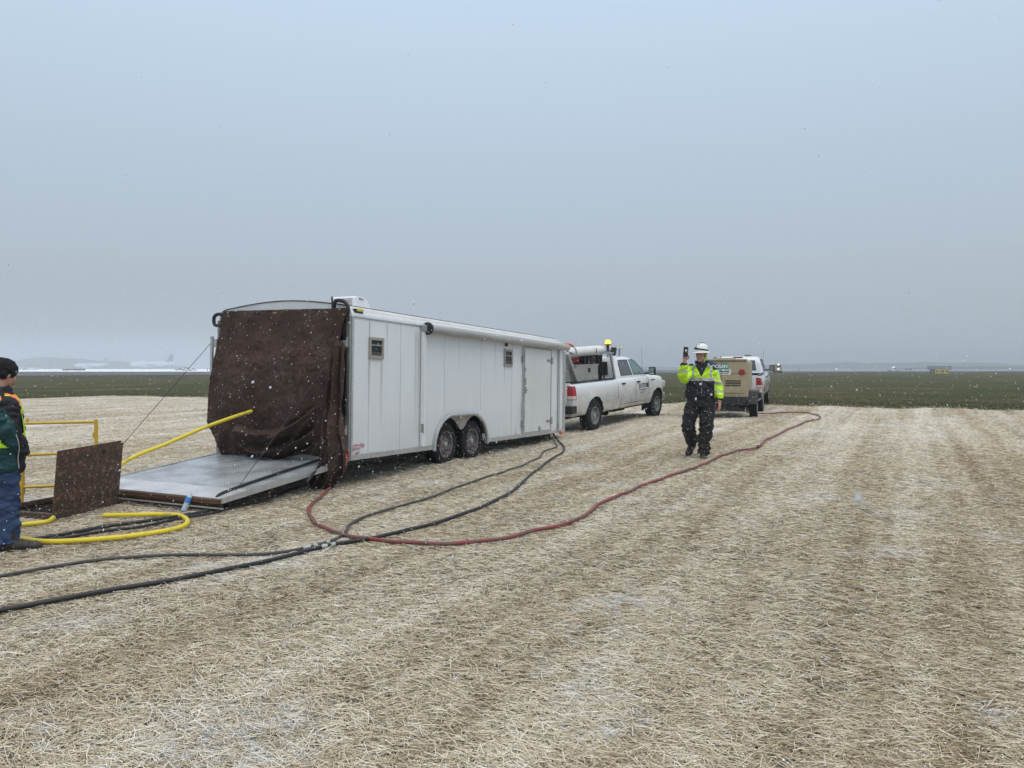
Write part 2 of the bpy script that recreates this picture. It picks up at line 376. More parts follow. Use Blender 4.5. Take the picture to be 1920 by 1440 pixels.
def grass_mat():
    m = bpy.data.materials.new("airfield_grass"); m.use_nodes = True; n = m.node_tree.nodes; l = m.node_tree.links; b = n["Principled BSDF"]; b.inputs["Roughness"].default_value = .95; b.inputs["Specular IOR Level"].default_value = .1
    t = n.new("ShaderNodeTexCoord")
    a = n.new("ShaderNodeTexNoise"); a.inputs["Scale"].default_value = .14; a.inputs["Detail"].default_value = 8; a.inputs["Roughness"].default_value = .6; l.new(t.outputs["Object"], a.inputs["Vector"])
    r = n.new("ShaderNodeValToRGB"); l.new(a.outputs[0], r.inputs[0])
    e = r.color_ramp.elements; e[0].position = .35; e[0].color = (.038, .052, .014, 1); e[1].position = .62; e[1].color = (.105, .083, .042, 1)
    q = e.new(.5); q.color = (.056, .060, .020, 1)
    f = n.new("ShaderNodeTexNoise"); f.inputs["Scale"].default_value = 5; f.inputs["Detail"].default_value = 10; f.inputs["Roughness"].default_value = .8; l.new(t.outputs["Object"], f.inputs["Vector"])
    r2 = n.new("ShaderNodeValToRGB"); l.new(f.outputs[0], r2.inputs[0]); r2.color_ramp.elements[0].position = .3; r2.color_ramp.elements[0].color = (.45, .45, .45, 1); r2.color_ramp.elements[1].position = .72; r2.color_ramp.elements[1].color = (1.5, 1.45, 1.35, 1)
    mu = n.new("ShaderNodeMix"); mu.data_type = 'RGBA'; mu.blend_type = 'MULTIPLY'; mu.inputs[0].default_value = 1; l.new(r.outputs[0], mu.inputs[6]); l.new(r2.outputs[0], mu.inputs[7])
    l.new(mu.outputs[2], b.inputs["Base Color"])
    bp = n.new("ShaderNodeBump"); bp.inputs["Distance"].default_value = .05; bp.inputs["Strength"].default_value = .6; l.new(f.outputs[0], bp.inputs["Height"]); l.new(bp.outputs[0], b.inputs["Normal"])
    return m
M['grass'] = grass_mat()

ROW = R(27)     # direction in which the straw rows run (from +Y towards +X)
def straw_mat(name, blades):
    m = bpy.data.materials.new(name); m.use_nodes = True; n = m.node_tree.nodes; l = m.node_tree.links; b = n["Principled BSDF"]
    b.inputs["Roughness"].default_value = .85; b.inputs["Specular IOR Level"].default_value = .2
    t = n.new("ShaderNodeTexCoord")
    rot = n.new("ShaderNodeMapping"); rot.vector_type = 'POINT'; rot.inputs["Rotation"].default_value = (0, 0, ROW); l.new(t.outputs["Object"], rot.inputs[0])
    def stretched(sx_, sy_, scale, det=8, ro=.65, vec=rot):
        mp = n.new("ShaderNodeMapping"); mp.inputs["Scale"].default_value = (sx_, sy_, 1); l.new(vec.outputs[0], mp.inputs[0])
        z = n.new("ShaderNodeTexNoise"); z.inputs["Scale"].default_value = scale; z.inputs["Detail"].default_value = det; z.inputs["Roughness"].default_value = ro; l.new(mp.outputs[0], z.inputs["Vector"]); return z.outputs[0]
    def ramp(src, *els):
        r = n.new("ShaderNodeValToRGB"); l.new(src, r.inputs[0]); e = r.color_ramp.elements
        while len(e) < len(els): e.new(.5)
        for k, (p, c) in enumerate(els): e[k].position = p; e[k].color = (*c, 1)
        return r.outputs[0]
    def mix(f, a, c, mode='MIX'):
        x = n.new("ShaderNodeMix"); x.data_type = 'RGBA'; x.blend_type = mode
        if isinstance(f, (int, float)): x.inputs[0].default_value = f
        else: l.new(f, x.inputs[0])
        for s_, k in ((a, 6), (c, 7)):
            if isinstance(s_, tuple): x.inputs[k].default_value = (*s_, 1)
            else: l.new(s_, x.inputs[k])
        return x.outputs[2]
    # the rows: pale dry bands against browner, trodden ones
    b1_ = stretched(1.0, .045, .8, 2); b2_ = stretched(1.0, .03, 3.2, 2)
    av = n.new('ShaderNodeMath'); av.operation = 'MULTIPLY_ADD'; l.new(b2_, av.inputs[0]); av.inputs[1].default_value = .7; l.new(b1_, av.inputs[2])
    band = ramp(av.outputs[0], (.66, (0, 0, 0)), (1.0, (1, 1, 1)))
    patch = ramp(stretched(1, .6, .55, 8, .7), (.40, (0, 0, 0)), (.62, (1, 1, 1)))
    tone = mix(.30, band, patch)
    if blades:
        at = n.new("ShaderNodeAttribute"); at.attribute_name = "tint"
        light = ramp(at.outputs["Fac"], (0, (.23, .18, .11)), (.22, (.57, .47, .315)), (.55, (.74, .66, .505)), (1, (.87, .84, .77)))
        dk = ramp(at.outputs["Fac"], (0, (.17, .12, .065)), (.5, (.49, .39, .245)), (1, (.73, .645, .485)))
        c = mix(tone, dk, light)
    else:
        fib = stretched(2.2, 9, 6, 12, .8)
        light = ramp(fib, (.33, (.20, .165, .12)), (.43, (.49, .44, .355)), (.52, (.67, .63, .55)), (.62, (.80, .79, .75)))
        dk = ramp(fib, (.33, (.09, .07, .045)), (.46, (.26, .20, .13)), (.58, (.42, .34, .235)), (.70, (.64, .58, .49)))
        far = mix(tone, dk, light)
        # close by the blades themselves give the fibres; the soil and trodden chaff between them is dark with frost
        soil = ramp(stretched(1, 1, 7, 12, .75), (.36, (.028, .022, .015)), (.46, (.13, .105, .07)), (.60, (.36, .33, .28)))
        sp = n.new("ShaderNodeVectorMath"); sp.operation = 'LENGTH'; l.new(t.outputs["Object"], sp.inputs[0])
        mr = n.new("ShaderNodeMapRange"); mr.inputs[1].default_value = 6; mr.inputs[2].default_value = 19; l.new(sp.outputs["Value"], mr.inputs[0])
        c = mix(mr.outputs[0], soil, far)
        fb = n.new("ShaderNodeBump"); fb.inputs["Distance"].default_value = .03; fb.inputs["Strength"].default_value = .7; l.new(fib, fb.inputs["Height"]); l.new(fb.outputs[0], b.inputs["Normal"])
    # frost and blown snow caught in patches, broken up finely
    fr1 = ramp(stretched(1, .8, .9, 3, .6), (.56, (0, 0, 0)), (.66, (1, 1, 1))); fr2 = ramp(stretched(1, 1, 9, 8, .75), (.44, (0, 0, 0)), (.60, (1, 1, 1)))
    fm_ = mix(1.0, fr1, fr2, 'MULTIPLY'); fs = mix(1.0, fm_, (.55, .55, .55) if blades else (.9, .9, .9), 'MULTIPLY')
    c = mix(fs, c, (.74, .76, .80))
    l.new(c, b.inputs["Base Color"])
    return m
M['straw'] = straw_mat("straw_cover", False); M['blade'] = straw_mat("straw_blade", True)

EDGE = [(-120, 34), (-40, 38), (-26, 39.5), (-23.7, 45.6), (-16.8, 42.6), (6.5, 32.4), (10.5, 29.3), (17.8, 26.9), (40, 22), (120, 10)]
ex, ey = zip(*EDGE)
def edge(x): x = np.asarray(x, float); return np.interp(x, ex, ey) + .25 * np.sin(x * 1.7) + .18 * np.sin(x * 4.3 + 1) + .1 * np.sin(x * 11)
cx = np.concatenate([-np.geomspace(3500, 40, 16), np.linspace(-38, 38, 153), np.geomspace(40, 3500, 16)])
cy = np.concatenate([-np.geomspace(1200, 12, 8), np.linspace(-10, 60, 141), np.geomspace(64, 5000, 26)])
tag(sheet("ground", cx, cy, gz, M['grass'], hole=True), kind='structure')
def sgrid(xs):
    t = np.concatenate([np.linspace(0, .5, 110), np.linspace(.5, 1, 60)[1:]])
    X, T = np.meshgrid(xs, t); E = edge(X); return X, -7 + T * (E + 7)
sxs = np.concatenate([np.linspace(-100, -30, 40), np.linspace(-29.5, 29.5, 260), np.linspace(30, 100, 40)])
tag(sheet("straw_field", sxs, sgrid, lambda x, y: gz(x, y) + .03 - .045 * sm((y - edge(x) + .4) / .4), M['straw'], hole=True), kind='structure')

def blades(name, n, xr, y0, y1, label, far=False):
    # density falls with distance; spread wider than the view
    u = rng.random(n)
    y = y0 * (y1 / y0) ** u if far else y0 + (y1 - y0) * u ** 1.45
    if far: u2 = rng.random(n); y = y[u2 < sm((y - 8.5) / 6)]; n = len(y)
    else: u2 = rng.random(n); y = y[u2 < 1 - sm((y - 8.5) / 9)]; n = len(y)
    x = (rng.random(n) * 2 - 1) * (xr + .80 * y)
    k = (y < edge(x) - .1 + (rng.exponential(.35, n) if far else 0)) & ~in_pit(x, y, .06); x, y = x[k], y[k]; n = len(x)
    def rowband(x, y):      # thick and thin rows along the rolling direction, wandering a little
        c = x * math.cos(ROW) - y * math.sin(ROW); a = x * math.sin(ROW) + y * math.cos(ROW); c = c + .03 * np.sin(a * .9)
        return (.7 * np.sin(c * 3.9 + .6) + .9 * np.sin(c * 9.1 + 2) + .22 * np.sin(c * 1.75 + 4) + .8 * np.sin(c * 19 + np.sin(c * 3))) / 3.0 + .15 * np.sin(a * 1.7 + 3 * np.sin(c * 2)) * np.sin(c * 2.3 + a * .3)
    clump = rowband(x, y) + .3 * np.sin(9 * x + 7 * y) * np.sin(5 * x - 8 * y)
    k = rng.random(n) < np.clip(.76 + .24 * clump, .40, 1); x, y = x[k], y[k]; n = len(x)
    L = rng.uniform(.025, .105, n) * np.where(rng.random(n) < .08, 1.7, 1); W = rng.uniform(.0009, .0019, n) * (1 + np.clip(y - 5, 0, 20) * .09)
    th = -ROW + rng.normal(0, .75, n) + np.where(rng.random(n) < .22, rng.uniform(0, PI, n), 0)
    tilt = rng.normal(0, .09, n) + np.where(rng.random(n) < .03, rng.uniform(-.45, .45, n), 0)
    dx, dy, dz = np.cos(th) * np.cos(tilt), np.sin(th) * np.cos(tilt), np.sin(tilt)
    bend = rng.normal(0, .045, n) * L
    z = gz(x, y) + .032 + rng.random(n) ** 2 * .018 + np.abs(dz) * L * .35
    px_, py_ = -np.sin(th), np.cos(th); roll = rng.normal(0, .7, n)
    wx, wy, wz = px_ * np.cos(roll) * W, py_ * np.cos(roll) * W, np.sin(roll) * W
    P = []
    for s_, bb in ((-.5, 0), (0, 1), (.5, 0)):
        bx = x + dx * L * s_ + px_ * bend * bb; by = y + dy * L * s_ + py_ * bend * bb; bz = z + dz * L * s_ + np.abs(bend) * bb * .4
        P.append(np.stack([bx - wx, by - wy, bz - wz], 1)); P.append(np.stack([bx + wx, by + wy, bz + wz], 1))
    V = np.stack(P, 1).reshape(-1, 3); b0 = np.arange(n) * 6
    F = np.concatenate([np.stack([b0, b0 + 1, b0 + 3, b0 + 2], 1), np.stack([b0 + 2, b0 + 3, b0 + 5, b0 + 4], 1)])
    me = npmesh(name, V, F, np.repeat(np.clip(rng.random(n) * .84 + .14 + .15 * rowband(x, y), 0, 1), 6))
    o = link(name, me, M['blade']); return tag(o, label, "straw", kind='stuff')
blades("straw", 860000, 1.2, 2.2, 17.5, "dry pale straw scattered thickly over the near ground")
blades("straw", 420000, 1.2, 8.6, 47.0, "dry pale straw thinly covering the ground beyond the hoses", far=True)

def grass_blades(n):
    x = rng.uniform(-42, 34, n); y = edge(x) + rng.exponential(5, n) - .2
    h = rng.uniform(.02, .06, n); th = rng.uniform(0, PI, n); W = .012
    z = gz(x, y); lx, ly = rng.normal(0, .05, n), rng.normal(0, .05, n)
    V = np.stack([np.stack([x - W * np.cos(th), y - W * np.sin(th), z], 1), np.stack([x + W * np.cos(th), y + W * np.sin(th), z], 1), np.stack([x + lx, y + ly, z + h], 1)], 1).reshape(-1, 3)
    F = np.arange(n * 3).reshape(-1, 3)
    me = npmesh("grass", V, F); return tag(link("grass", me, mat("grass_blade", (.11, .10, .045), .9, col2=(.07, .08, .028), vscale=1.2, thr=(.35, .65))), "short green airfield grass growing beyond the straw edge", "grass", kind='stuff')
grass_blades(90000)

# airfield pavements far away
asph = mat("far_asphalt", (.085, .085, .092), .8, var=.1, vscale=.05)
def fsheet(name, pts, z, m):
    b = MB(); b.poly([(x, y, z) for x, y in pts]); return tag(b.build(name, m, None, fix=False), kind='structure')
def tl(x): return 164 + .567 * (x + 86)
fsheet("taxiway", [(-230, tl(-230)), (1200, tl(1200)), (2600, 1900), (-600, 350), (-360, 350)][:0] or [(-300, 60), (-200, tl(-200)), (-86, 164), (154, 300), (700, 470), (1500, 900), (-500, 900)], .10, asph)
fsheet("runway", [(-1500, 300), (-120, 318), (-20, 420), (40, 1500), (-2500, 1500)], .16, mat("fresh_snow", (.93, .95, .97), .7))
fsheet("snow_strip", [(-230, 100), (-150, tl(-150) - 1), (-95, tl(-95) - 1), (-93, tl(-93) + .5), (-150, tl(-150) + 6), (-240, 112)], .2, M['snow'])
fsheet("apron", [(120, 330), (900, 560), (1500, 1200), (80, 1200)], .18, mat("frosted_asphalt", (.22, .23, .25), .7, var=.2, vscale=.02))

# hills far off
def hills(name, x0, x1, y, h0, h1, seed, m):
    b = MB(); n = 90; fr = []; bk = []; top = []
    for i in range(n + 1):
        x = x0 + (x1 - x0) * i / n; e = math.sin(PI * min(1, max(0, i / n))) ** .4
        h = e * (h0 + (h1 - h0) * (.5 + .5 * noise.fractal(Vector((x * .006 + seed, seed, 0)), 1, 2, 4)))
        fr.append((x, y, -.5)); top.append((x, y + 60, max(.2, h))); bk.append((x, y + 160, -.5))
    b.rings([fr, top, bk], cap=False, closed=False)
    return tag(b.build(name, m, None, True), kind='structure')
hm = mat("hill_vegetation", (.06, .075, .05), .95, var=.4, vscale=.05)
hills("hills", -1100, -560, 1250, 10, 22, 3.0, hm)
hills("hills", 330, 1500, 1350, 6, 17, 8.0, hm)
hills("hills", -500, 500, 1700, 3, 9, 5.0, hm)
hills("treeline", 420, 900, 780, 2, 7, 12.0, hm)

# ------------------------------------------------------------------ wheels
def wheel(parent, loc, r, wd, rr, rim_m, side=-1, lugs=8, holes=8, name="wheel", knob=.006, steer=0):
    """side -1: the outer face looks towards local -y"""
    e = sub(name, parent, loc, (0, 0, steer)); s = side
    t = MB(); h = wd / 2
    t.lathe([(rr - .01, h * .8), (rr + .01, h * .92), (rr + .035, h * 1.0), (r - .05, h * 1.02), (r - .02, h * .93), (r, h * .75), (r, -h * .75), (r - .02, -h * .93), (r - .05, -h * 1.02), (rr + .035, -h), (rr + .01, -h * .92), (rr - .01, -h * .8)], (0, 0, 0), n=48)
    for i in range(40):     # tread blocks and shoulder lugs
        a = 2 * PI * i / 40
        for k, yy in enumerate((-.62, -.2, .22, .64)):
            aa = a + (.04 if k % 2 else -.04)
            c = Vector((math.cos(aa) * (r + knob * .3), yy * h, math.sin(aa) * (r + knob * .3)))
            t.box(c, (knob * 2.2, h * .34, 2 * PI * r / 40 * .62), Matrix.Rotation(-aa, 3, 'Y'))
    t.build("tyre", M['rubber'], e, True)
    m = MB()
    f = s * h
    m.lathe([(rr + .004, f * .92), (rr + .012, f * .98), (rr - .002, f * 1.0), (rr - .018, f * .93), (rr - .025, f * .55), (rr - .05, f * .42), (rr * .72, f * .50), (rr * .52, f * .62), (rr * .40, f * .55), (rr * .28, f * .50), (.01, f * .50)], (0, 0, 0), n=40)
    m.lathe([(rr, -f * .9), (rr - .03, -f * .6), (rr - .03, f * .42)], (0, 0, 0), n=32)
    hb = m
    for i in range(holes):
        a = 2 * PI * i / holes
        hb.cyl((math.cos(a) * rr * .70, f * .46, math.sin(a) * rr * .70), (math.cos(a) * rr * .70, f * .535, math.sin(a) * rr * .70), rr * .105, n=10, mi=1)
    m.build("rim", [rim_m, M['dark']], e, True)
    hc = MB(); hc.cyl((0, f * .45, 0), (0, f * .95, 0), rr * .20, rr * .17, 16); hc.cyl((0, f * .95, 0), (0, f * .99, 0), rr * .12, rr * .1, 16)
    for i in range(lugs):
        a = 2 * PI * i / lugs + .2; hc.cyl((math.cos(a) * rr * .38, f * .5, math.sin(a) * rr * .38), (math.cos(a) * rr * .38, f * .66, math.sin(a) * rr * .38), .010, n=6)
    hc.build("hub", M['alu'], e, True)
    return e

# ------------------------------------------------------------------ the cargo trailer
TH = R(25.2)                       # heading, clockwise from +Y
TR0 = Vector((-2.219, 10.49, 0)); TPITCH = R(1.5)
TL, TW = 8.05, 2.44
trailer = thing("cargo_trailer", "long white enclosed cargo trailer with open rear ramp door and tandem axles", "trailer", TR0, Euler((0, TPITCH, PI / 2 - TH), 'XYZ'))
TM = Matrix.Translation(TR0) @ Euler((0, TPITCH, PI / 2 - TH), 'XYZ').to_matrix().to_4x4(); TMi = TM.inverted()
def hit(px, py, axis, val):
    """where the sight line of a photo pixel meets the trailer-local plane axis=val"""
    o = TMi @ Vector((0, 0, CAMH)); d = TMi.to_3x3() @ ray(px, py)
    t = (val - o[axis]) / d[axis]; return o + d * t
def wall(px, py): p = hit(px, py, 1, 0.0); return p.x, p.z
Z0, Z1 = .385, 2.36
def tsec(x, drop=0.0, ins=0.0):
    zt = Z1 - drop
    half = [(0 + ins, Z0 + ins), (0 + ins, zt - ins)]
    for k in range(1, 7):
        a = PI / 2 * k / 6; half.append((ins + .19 * (1 - math.cos(a)), zt + (.165 * math.sin(a)) - ins))
    for k in range(1, 7):
        t = k / 6; half.append((.19 + (TW / 2 - .19) * t, zt + .165 + .085 * math.sin(PI / 2 * t) - ins))
    full = half + [(TW - y, z) for y, z in half[:-1][::-1]]
    return [Vector((x, y, z)) for y, z in full]
b = MB()
xs = [(0, 0), (TL * .5, 0), (TL - .32, 0), (TL - .2, .02), (TL - .1, .06), (TL - .03, .13), (TL, .22)]
b.rings([tsec(x, d) for x, d in xs], cap=True)
me = b.mesh("body")
W1, W2, WZ = 2.66, 3.60, .44
def arch(z_low):
    p = [(W1 - .43, z_low)]
    for k in range(0, 11): a = PI - (PI - R(62)) * k / 10; p.append((W1 + .43 * math.cos(a), WZ + .02 + .43 * math.sin(a)))
    xm = (W1 + W2) / 2; x0 = p[-1][0]; z0 = p[-1][1]
    for k in range(1, 8): t = k / 8; p.append((x0 + (2 * (xm - x0)) * t, z0 - (z0 - .66) * math.sin(PI * t) ** 1.6))
    for k in range(0, 11): a = R(118) - R(118) * k / 10; p.append((W2 + .43 * math.cos(a), WZ + .02 + .43 * math.sin(a)))
    p.append((W2 + .43, z_low)); return p
ac = arch(.2)
c1 = MB(); c1.prism([(x, -.3, z) for x, z in ac], (0, .62, 0)); c2 = MB(); c2.prism([(x, TW - .32, z) for x, z in ac], (0, .62, 0))
c3 = MB(); c3.box((-.1 + 7.7 / 2, TW / 2, (.44 + 2.38) / 2), (7.7, TW - .12, 2.38 - .44))
bm_ = bmesh.new(); bm_.from_mesh(me); bmesh.ops.recalc_face_normals(bm_, faces=bm_.faces); bm_.to_mesh(me); bm_.free()
c1m, c2m, c3m = c1.mesh("a"), c2.mesh("b"), c3.mesh("c")
me = cut(me, [c3m, c1m, c2m])
me.materials.clear()
body = link("body", me, [M['twall'], M['troof'], M['dark']], trailer, True)
for p in me.polygons:
    c = p.center
    if c.z > Z1 - .14 and p.normal.z > .05: p.material_index = 1
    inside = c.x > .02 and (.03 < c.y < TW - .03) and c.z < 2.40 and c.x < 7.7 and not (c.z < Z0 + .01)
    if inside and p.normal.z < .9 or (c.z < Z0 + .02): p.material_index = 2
    if abs(p.normal.y) > .9 and (c.y < .02 or c.y > TW - .02): p.material_index = 0
# wheel wells, chassis
b = MB()
for y0 in (.34, TW - .34): b.box((3.13, y0, .68), (2.1, .02, .66))
for y0 in (.17, TW - .17): b.box((3.13, y0, .985), (2.1, .33, .02))
for y0 in (.38, TW - .38): b.box((4.1, y0, .33), (7.9, .07, .12))
for x in (W1, W2): b.cyl((x, .2, WZ - .06), (x, TW - .2, WZ - .06), .045)
for x in np.arange(.6, 8, .8): b.box((x, TW / 2, .355), (.05, TW - .3, .05))
b.build("chassis", M['black'], trailer)
for y0, sd_ in ((.13, -1), (TW - .13, 1)):
    for x in (W1, W2): wheel(trailer, (x, y0, WZ), .36, .205, .215, M['rim'], sd_, 6)
# fender lips with tread plate between the wheels (near and far side)
def lip(y, s):
    b = MB(); out = []
    pts = [(W1 - .50, .36)]
    for k in range(13): a = PI - (PI / 2) * k / 12; pts.append((W1 + .12 + .62 * math.cos(a), .40 + .56 * math.sin(a)))
    for k in range(13): a = PI / 2 - (PI / 2) * k / 12; pts.append((W2 - .12 + .62 * math.cos(a), .40 + .56 * math.sin(a)))
    pts.append((W2 + .50, .36))
    inn = []
    c0 = Vector(((W1 + W2) / 2, 0, .40))
    for x, z in pts: dx = x - c0.x; inn.append((c0.x + dx * .945, .36 if z <= .36 else .40 + (z - .40) * .90))
    y1, y2 = y + s * .004, y + s * .045
    rg = []
    for (xo, zo), (xi, zi) in zip(pts, inn): rg.append([Vector((xo, y1, zo)), Vector((xo, y2, zo)), Vector(((xo + xi) / 2, y2 + s * .012, (zo + zi) / 2)), Vector((xi, y2, zi)), Vector((xi, y1, zi))])
    b.rings(rg, True); f = b.build("fender", M['alu'], trailer, True)
    d = MB(); pl = [(x, y + s * .003, z) for x, z in arch(.44)[5:-5]]
    top = [(W2 + .28, y + s * .003, .905), (W1 - .28, y + s * .003, .905)]
    x_, z_ = [p[0] for p in arch(.44)][8:-8], [p[2] if len(p) > 2 else p[1] for p in arch(.44)][8:-8]
    n_ = len(x_); vs = [(x_[i], y + s * .004, z_[i]) for i in range(n_)] + [(x_[i], y + s * .004, .905) for i in range(n_)]
    d.add(vs, [(i, i + 1, n_ + i + 1, n_ + i) for i in range(n_ - 1)]); d.build("tread_plate", M['diam'], f)
lip(0, -1); lip(TW, 1)
# trims
b = MB()
for y, s in ((0, -1), (TW, 1)):
    for x0, x1 in ((0, W1 - .5), (W2 + .5, TL)): b.box(((x0 + x1) / 2, y + s * .008, Z0 + .035), (x1 - x0, .012, .075))
    b.box((TL / 2 - .1, y + s * .006, Z1 + .0), (TL - .25, .010, .022))
b.build("rub_rail", M['alu'], trailer, bevel=.003)
for y, s in ((0, -1), (TW, 1)):
    b = MB(); b.box((.018, y + s * .006, (Z0 + Z1) / 2), (.04, .012, Z1 - Z0)); b.build("corner_trim", M['alu'], trailer); b = MB(); b.box((TL - .05, y + s * .007, (Z0 + Z1) / 2 - .03), (.10, .012, Z1 - Z0 - .2)); b.cyl((TL - .13, y + s * .004, Z0 + .05), (TL - .13, y + s * .004, Z1 - .05), .012, n=8)
    b.build("corner_trim", M['alu'], trailer)
rg = []   # drip edge wire along the roof arch and side
b = MB(); b.tube([(v.x - .005, v.y, v.z + .004) for v in tsec(0)[3:-3]], .007, 8); b.build("roof_edge_trim", M['black'], trailer)
b = MB(); sp_ = tsec(0)[7]
b.tube([(x, sp_.y - .01, sp_.z + .004) for x in np.linspace(0, TL - .25, 12)] + [(TL - .15, sp_.y - .01, sp_.z - .03), (TL - .05, sp_.y - .02, sp_.z - .12), (TL + .0, sp_.y - .03, sp_.z - .22)], .007, 6); b.build("roof_seam", M['black'], trailer)
# panel seams
sm_ = mat("seam", (.42, .43, .44), .6)
for px in (691.5, 750.7, 833.5, 901.5, 960):
    x, _ = wall(px, 700); b = MB(); b.box((x, -.0012, (Z0 + .07 + Z1) / 2 if not (W1 - .5 < x < W2 + .5) else (.97 + Z1) / 2), (.006, .003, (Z1 - Z0 - .07) if not (W1 - .5 < x < W2 + .5) else (Z1 - .97))); b.build("panel_seam", sm_, trailer)
b = MB()
for x in np.arange(.08, TL - .1, .31):
    if not (W1 - .55 < x < W2 + .55): b.ell((x, -.015, Z0 + .05), (.007, .004, .007), 6, 4)
    b.ell((x, -.012, Z1), (.006, .004, .006), 6, 4)
tag(b.build("rivets", M['galv'], trailer), kind='stuff')
# rust and rain streaks below windows: thin films on the wall
def streak(x, z0, z1, wd, col, a=.28):
    m = mat("grime_streak", col, .7, var=.2, vscale=8)
    if 'sk' not in MATS:
        n = m.node_tree.nodes; l = m.node_tree.links; tcn = n.new("ShaderNodeTexCoord"); sp = n.new("ShaderNodeSeparateXYZ"); l.new(tcn.outputs["Generated"], sp.inputs[0])
        def pk(sock, lo, hi):
            r = n.new("ShaderNodeValToRGB"); l.new(sock, r.inputs[0]); e = r.color_ramp.elements; e[0].position = 0; e[0].color = (0, 0, 0, 1); e[1].position = 1; e[1].color = (0, 0, 0, 1); q = e.new(lo); q.color = (1, 1, 1, 1); return r.outputs[0]
        mu = n.new("ShaderNodeMath"); mu.operation = 'MULTIPLY'; l.new(pk(sp.outputs[0], .5, 0), mu.inputs[0]); l.new(pk(sp.outputs[2], .92, 0), mu.inputs[1])
        m2 = n.new("ShaderNodeMath"); m2.operation = 'MULTIPLY'; m2.inputs[1].default_value = a; l.new(mu.outputs[0], m2.inputs[0]); l.new(m2.outputs[0], n["Principled BSDF"].inputs["Alpha"]); MATS['sk'] = m
    b = MB(); b.add([(x - wd / 2, -.0036, z0), (x + wd / 2, -.0036, z0), (x + wd / 2, -.0036, z1), (x - wd / 2, -.0036, z1)], [(0, 1, 2, 3)]); b.build("grime_streak", m, trailer, fix=False)
# windows
def twin(pxa, pya, pxb, pyb):
    x0, z1 = wall(pxa, pya); x1, z0 = wall(pxb, pyb); w_, h_ = x1 - x0, z1 - z0; cx_, cz_ = (x0 + x1) / 2, (z0 + z1) / 2
    e = sub("window", trailer, (cx_, 0, cz_))
    b = MB(); t = .042
    b.box((0, -.012, h_ / 2 - t / 2), (w_, .03, t)); b.box((0, -.012, -h_ / 2 + t / 2), (w_, .03, t))
    for s in (-1, 1): b.box((s * (w_ / 2 - t / 2), -.012, 0), (t, .0298, h_ - 2 * t + .001))
    b.box((0, -.010, .04), (w_ - 2 * t, .012, .018))
    b.build("frame", mat("window_frame_taupe", (.34, .31, .27), .5, var=.12), e, bevel=.004)
    b = MB(); b.box((0, -.004, 0), (w_ - 1.6 * t, .005, h_ - 1.6 * t)); b.build("pane", M['glass'], e)
    b = MB(); # blind and clutter seen in the window
    b.box((0, -.0075, -h_ * .30), (w_ - 2.3 * t, .002, h_ * .22)); b.build("blind", mat("grey_blind", (.07, .08, .08), .7, var=.8, vscale=30), e)
    return x0, x1, z0
xa, xb, zz = twin(691, 631.5, 717.5, 673.5)
streak(xa + .02, zz - .75, zz, .09, (.30, .27, .22)); streak(xb - .03, zz - 1.15, zz, .09, (.30, .27, .22))
xa, xb, zz = twin(944.5, 654, 959.5, 687.5)
streak(xa + .03, zz - .5, zz, .07, (.30, .27, .22))
for px in (779, 784): x, _ = wall(px, 700); streak(x, .55, 2.3, .10, (.30, .27, .22))
for px, z_a in ((725, 1.9), (692, 1.8), (860, 1.75), (928, 1.7), (1010, 1.9)): x, _ = wall(px, 700); streak(x, z_a - .2, 2.34, .05, (.3, .27, .22))
# side door
dx0, dz1 = wall(981, 651); dx1, _ = wall(1032, 657); _, dz0 = wall(981, 813)
dz0 = Z0 + .09
door = sub("door", trailer, ((dx0 + dx1) / 2, 0, (dz0 + dz1) / 2)); dw, dh = dx1 - dx0, dz1 - dz0
b = MB(); b.box((0, -.010, 0), (dw, .016, dh)); b.build("door_panel", M['twall'], door, bevel=.006)
b = MB()
for s in (-1, 1): b.box((s * (dw / 2 + .003), -.017, 0), (.010, .006, dh + .01)); b.box((0, -.017, s * (dh / 2 + .003)), (dw, .006, .010))
b.build("door_gap", M['dark'], door)
b = MB(); t = .035
for s in (-1, 1): b.box((s * (dw / 2 + t / 2 + .004), -.012, 0), (t, .022, dh + 2 * t))
for s in (-1, 1): b.box((0, -.012, s * (dh / 2 + t / 2 + .004)), (dw + .006, .0215, t))
b.build("frame", M['alu'], door, bevel=.003)
b = MB(); b.box((dw / 2 + .002, -.0195, 0), (.007, .006, dh - .02)); b.build("reflective_edge", mat("rusty_red_strip", (.30, .14, .13), .5), door)
for zz in (dh * .37, -dh * .385):
    b = MB(); b.box((dw / 2 - .10, -.027, zz), (.26, .014, .045)); b.cyl((dw / 2 - .22, -.027, zz - .0), (dw / 2 - .23, -.027, zz), .022); b.box((dw / 2 + .05, -.026, zz), (.08, .014, .15)); b.cyl((dw / 2 + .005, -.034, zz - .05), (dw / 2 + .005, -.034, zz + .05), .014, n=10); b.build("hinge", M['galv'], door, bevel=.003)
    b = MB(); b.box((-dw / 2 - .05, -.026, zz - .02), (.07, .03, .14)); b.cyl((-dw / 2 - .05, -.046, zz - .10), (-dw / 2 - .05, -.046, zz + .06), .011, n=8); b.build("cam_bracket", M['galv'], door, bevel=.003)
b = MB(); b.cyl((-dw / 2 - .02, -.045, -dh * .48), (-dw / 2 - .02, -.045, dh * .48), .011, n=10); b.tube([(-dw / 2 - .02, -.05, -dh * .12), (-dw / 2 - .05, -.06, -dh * .16), (-dw / 2 - .12, -.06, -dh * .25), (-dw / 2 - .13, -.06, -dh * .28)], .014); b.build("lock_bar", M['galv'], door, True)
b = MB(); b.box((-dw / 2 + .07, -.026, dh * .10), (.06, .02, .14)); b.build("lock_plate", M['galv'], door, bevel=.004)
b = MB(); b.box((-dw / 2 + .07, -.026, dh * .24), (.04, .02, .07)); b.build("keyhole_cover", M['galv'], door, bevel=.004)
